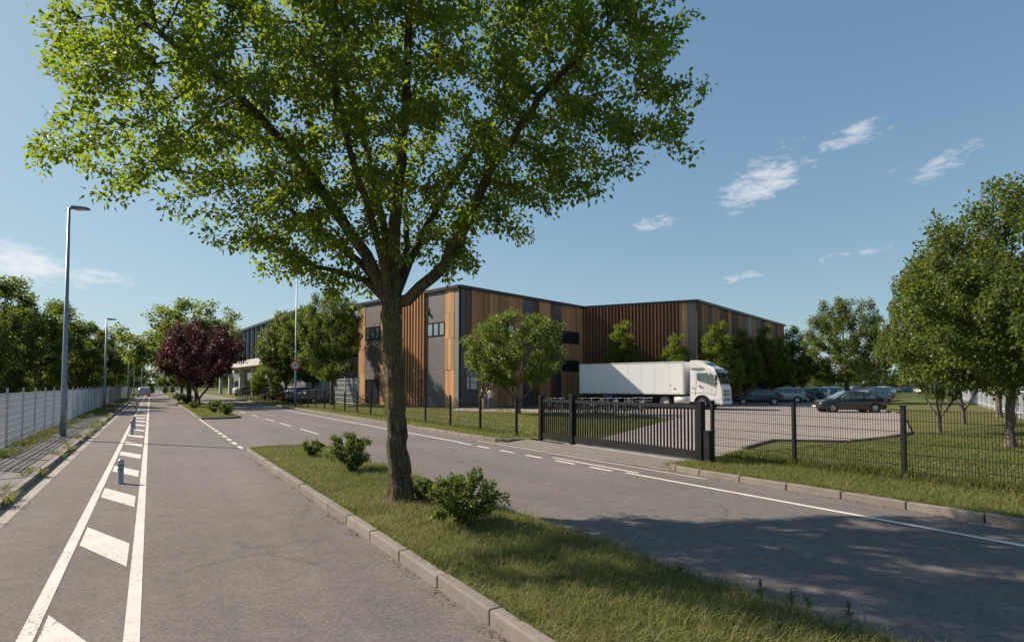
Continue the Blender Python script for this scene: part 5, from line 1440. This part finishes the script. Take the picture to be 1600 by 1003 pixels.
blades('fence_weeds', P2b, ZL, .20, .0065, rng, 'taller weeds growing along the foot of the black fences', lean=.6)
# lawn behind the fence, thinning with distance
n = 120000; Y = 8 + 52 * rng.random(n) ** 1.7; X = Y * rng.uniform(.33, 1.02, n); P3 = np.stack([X, Y], 1)
t_ = P3 @ np.array([RR.x, RR.y]); s_ = P3 @ np.array([RD.x, RD.y])
P3 = P3[(t_ > TFR + .2) & (s_ < 9.2) & ~in_poly(P3, yard_poly)]
blades('lawn_grass', P3, ZL, .07, .009, rng, 'sunlit mown lawn under the right-hand trees', lean=.8)
n = 60000; Y = 17 + 40 * rng.random(n) ** 1.3; X = Y * rng.uniform(-.45, .30, n); P4 = np.stack([X, Y], 1)
t_ = P4 @ np.array([RR.x, RR.y]); s_ = P4 @ np.array([RD.x, RD.y])
P4 = P4[(t_ > T_RK + .2) & (s_ > 16.2) & ~in_poly(P4, yard_poly) & ~in_poly(P4, foot) & (P4[:, 1] < 48)]
blades('front_lawn_grass', P4, ZL, .07, .013, rng, 'lawn between the road and the timber building', lean=.8)
P5 = scat_st(rng, 16000, 37.2, 75, T_IL + .05, T_IR - .05, .3)
blades('far_island_grass', P5, .10, .09, .010, rng, 'grass on the far planted island', lean=.7)
# weeds on the left pavement: along the fence foot and in tufts at the kerb
a_ = scat_st(rng, 36000, 12, 70, -3.72, -3.05, .5); keep = sval(a_, 2.2, 5) > -.15; a_ = a_[keep]
c_ = []
for k in range(46):
    s = rng.uniform(9.5, 45); t = T_LK + rng.choice([.03, .0, -.16, -.22]); c_.append(scat_st(rng, 60, s - .18, s + .18, t - .05, t + .05))
blades('pavement_weeds', np.concatenate([a_] + c_), .06, .17, .007, rng, 'green weeds along the foot of the left fence and kerb', lean=1.2)
P6 = scat_st(rng, 14000, 24, 90, -3.2, T_LK - .2, .2); P6 = P6[sval(P6, 1.1, 8) > .1]
blades('pavement_grass', P6, .09, .05, .007, rng, 'thin grass growing between the slabs of the left pavement', lean=1.1)
# broad-leaved weeds at the island's right kerb and dandelion-like stalks
w_o = 0
for i, (px, py, hh, lab) in enumerate(((1189, 950, .20, 'tall seed-headed weed at the right kerb of the island'), (1328, 990, .20, 'seed-headed weed near the lower end of the island kerb'), (1236, 948, .13, 'leafy weed between the two seed-headed weeds'), (1262, 955, .12, 'small leafy weed at the island kerb right of the leafy one'), (1064, 900, .12, 'small weed by the island kerb in the tree shadow'))):
    p = G(px, py, .09); o = empty('weed_plant', (p.x, p.y, .09), 0, lab, 'weed', 'weeds at the island kerb')
    lpart('stalk', MB().tube([(0, 0, 0), (.01, 0, hh * .5), (.0, .01, hh)], [.004, .0035, .003], 5), M['leaf_bush'], o)
    n = 26; z = rng.uniform(.02, hh * .9, n); a = rng.uniform(0, 6.28, n); C = np.stack([z * 0, z * 0, z], 1); D = np.stack([np.cos(a), np.sin(a), rng.uniform(.1, .8, n)], 1)
    put('foliage', leaf_mesh('foliage', C, D, np.tile([[0, 0, 1.]], (n, 1)) + rng.normal(0, .2, (n, 3)), rng.uniform(.03, .07, n), rng.uniform(.012, .024, n), rng.random(n), M['leaf_bush'], True), None, o)
    if hh > .15: lpart('seed_head', MB().loft([[(q * math.cos(t), .01 + q * math.sin(t), hh + z) for t in np.linspace(0, 6.283, 9)[:-1]] for z, q in ((-.015, .004), (.0, .015), (.02, .017), (.045, .004))]), M['litter'], o)
# fallen leaves in the gutters
def litter(name, P, z, label, n_):
    nn = len(P); D = rng.normal(0, 1, (nn, 3)); D[:, 2] *= .2; N = np.tile([[0, 0, 1.]], (nn, 1)) + rng.normal(0, .35, (nn, 3))
    C = np.column_stack([P, np.full(nn, z) + rng.uniform(0, .012, nn)]); L_ = rng.uniform(.012, .036, nn)
    put(name, leaf_mesh(name, C, D, N, L_, L_ * .6, rng.random(nn), M['litter']), None, None, label=label, cat='leaves', kind='stuff')
s = -3 + 20 * rng.random(1900) ** 1.3; t = T_IL - .08 - np.abs(rng.normal(0, .06, 1900)); q1 = np.stack([RD.x * s + RR.x * t, RD.y * s + RR.y * t], 1)
keep = sval(q1, 3.0, 2) > -.2; q1 = q1[keep]
s = -3 + 14 * rng.random(1300); t = T_RK - .03 - np.abs(rng.normal(0, .05, 1300)); q2 = np.stack([RD.x * s + RR.x * t, RD.y * s + RR.y * t], 1)
s = rng.uniform(5, 30, 500); t = T_LK + .03 + np.abs(rng.normal(0, .08, 500)); q3 = np.stack([RD.x * s + RR.x * t, RD.y * s + RR.y * t], 1)
litter('fallen_leaves', np.concatenate([q1, q2, q3]), .008, 'dry fallen leaves gathered in the gutters along the kerbs', 0)
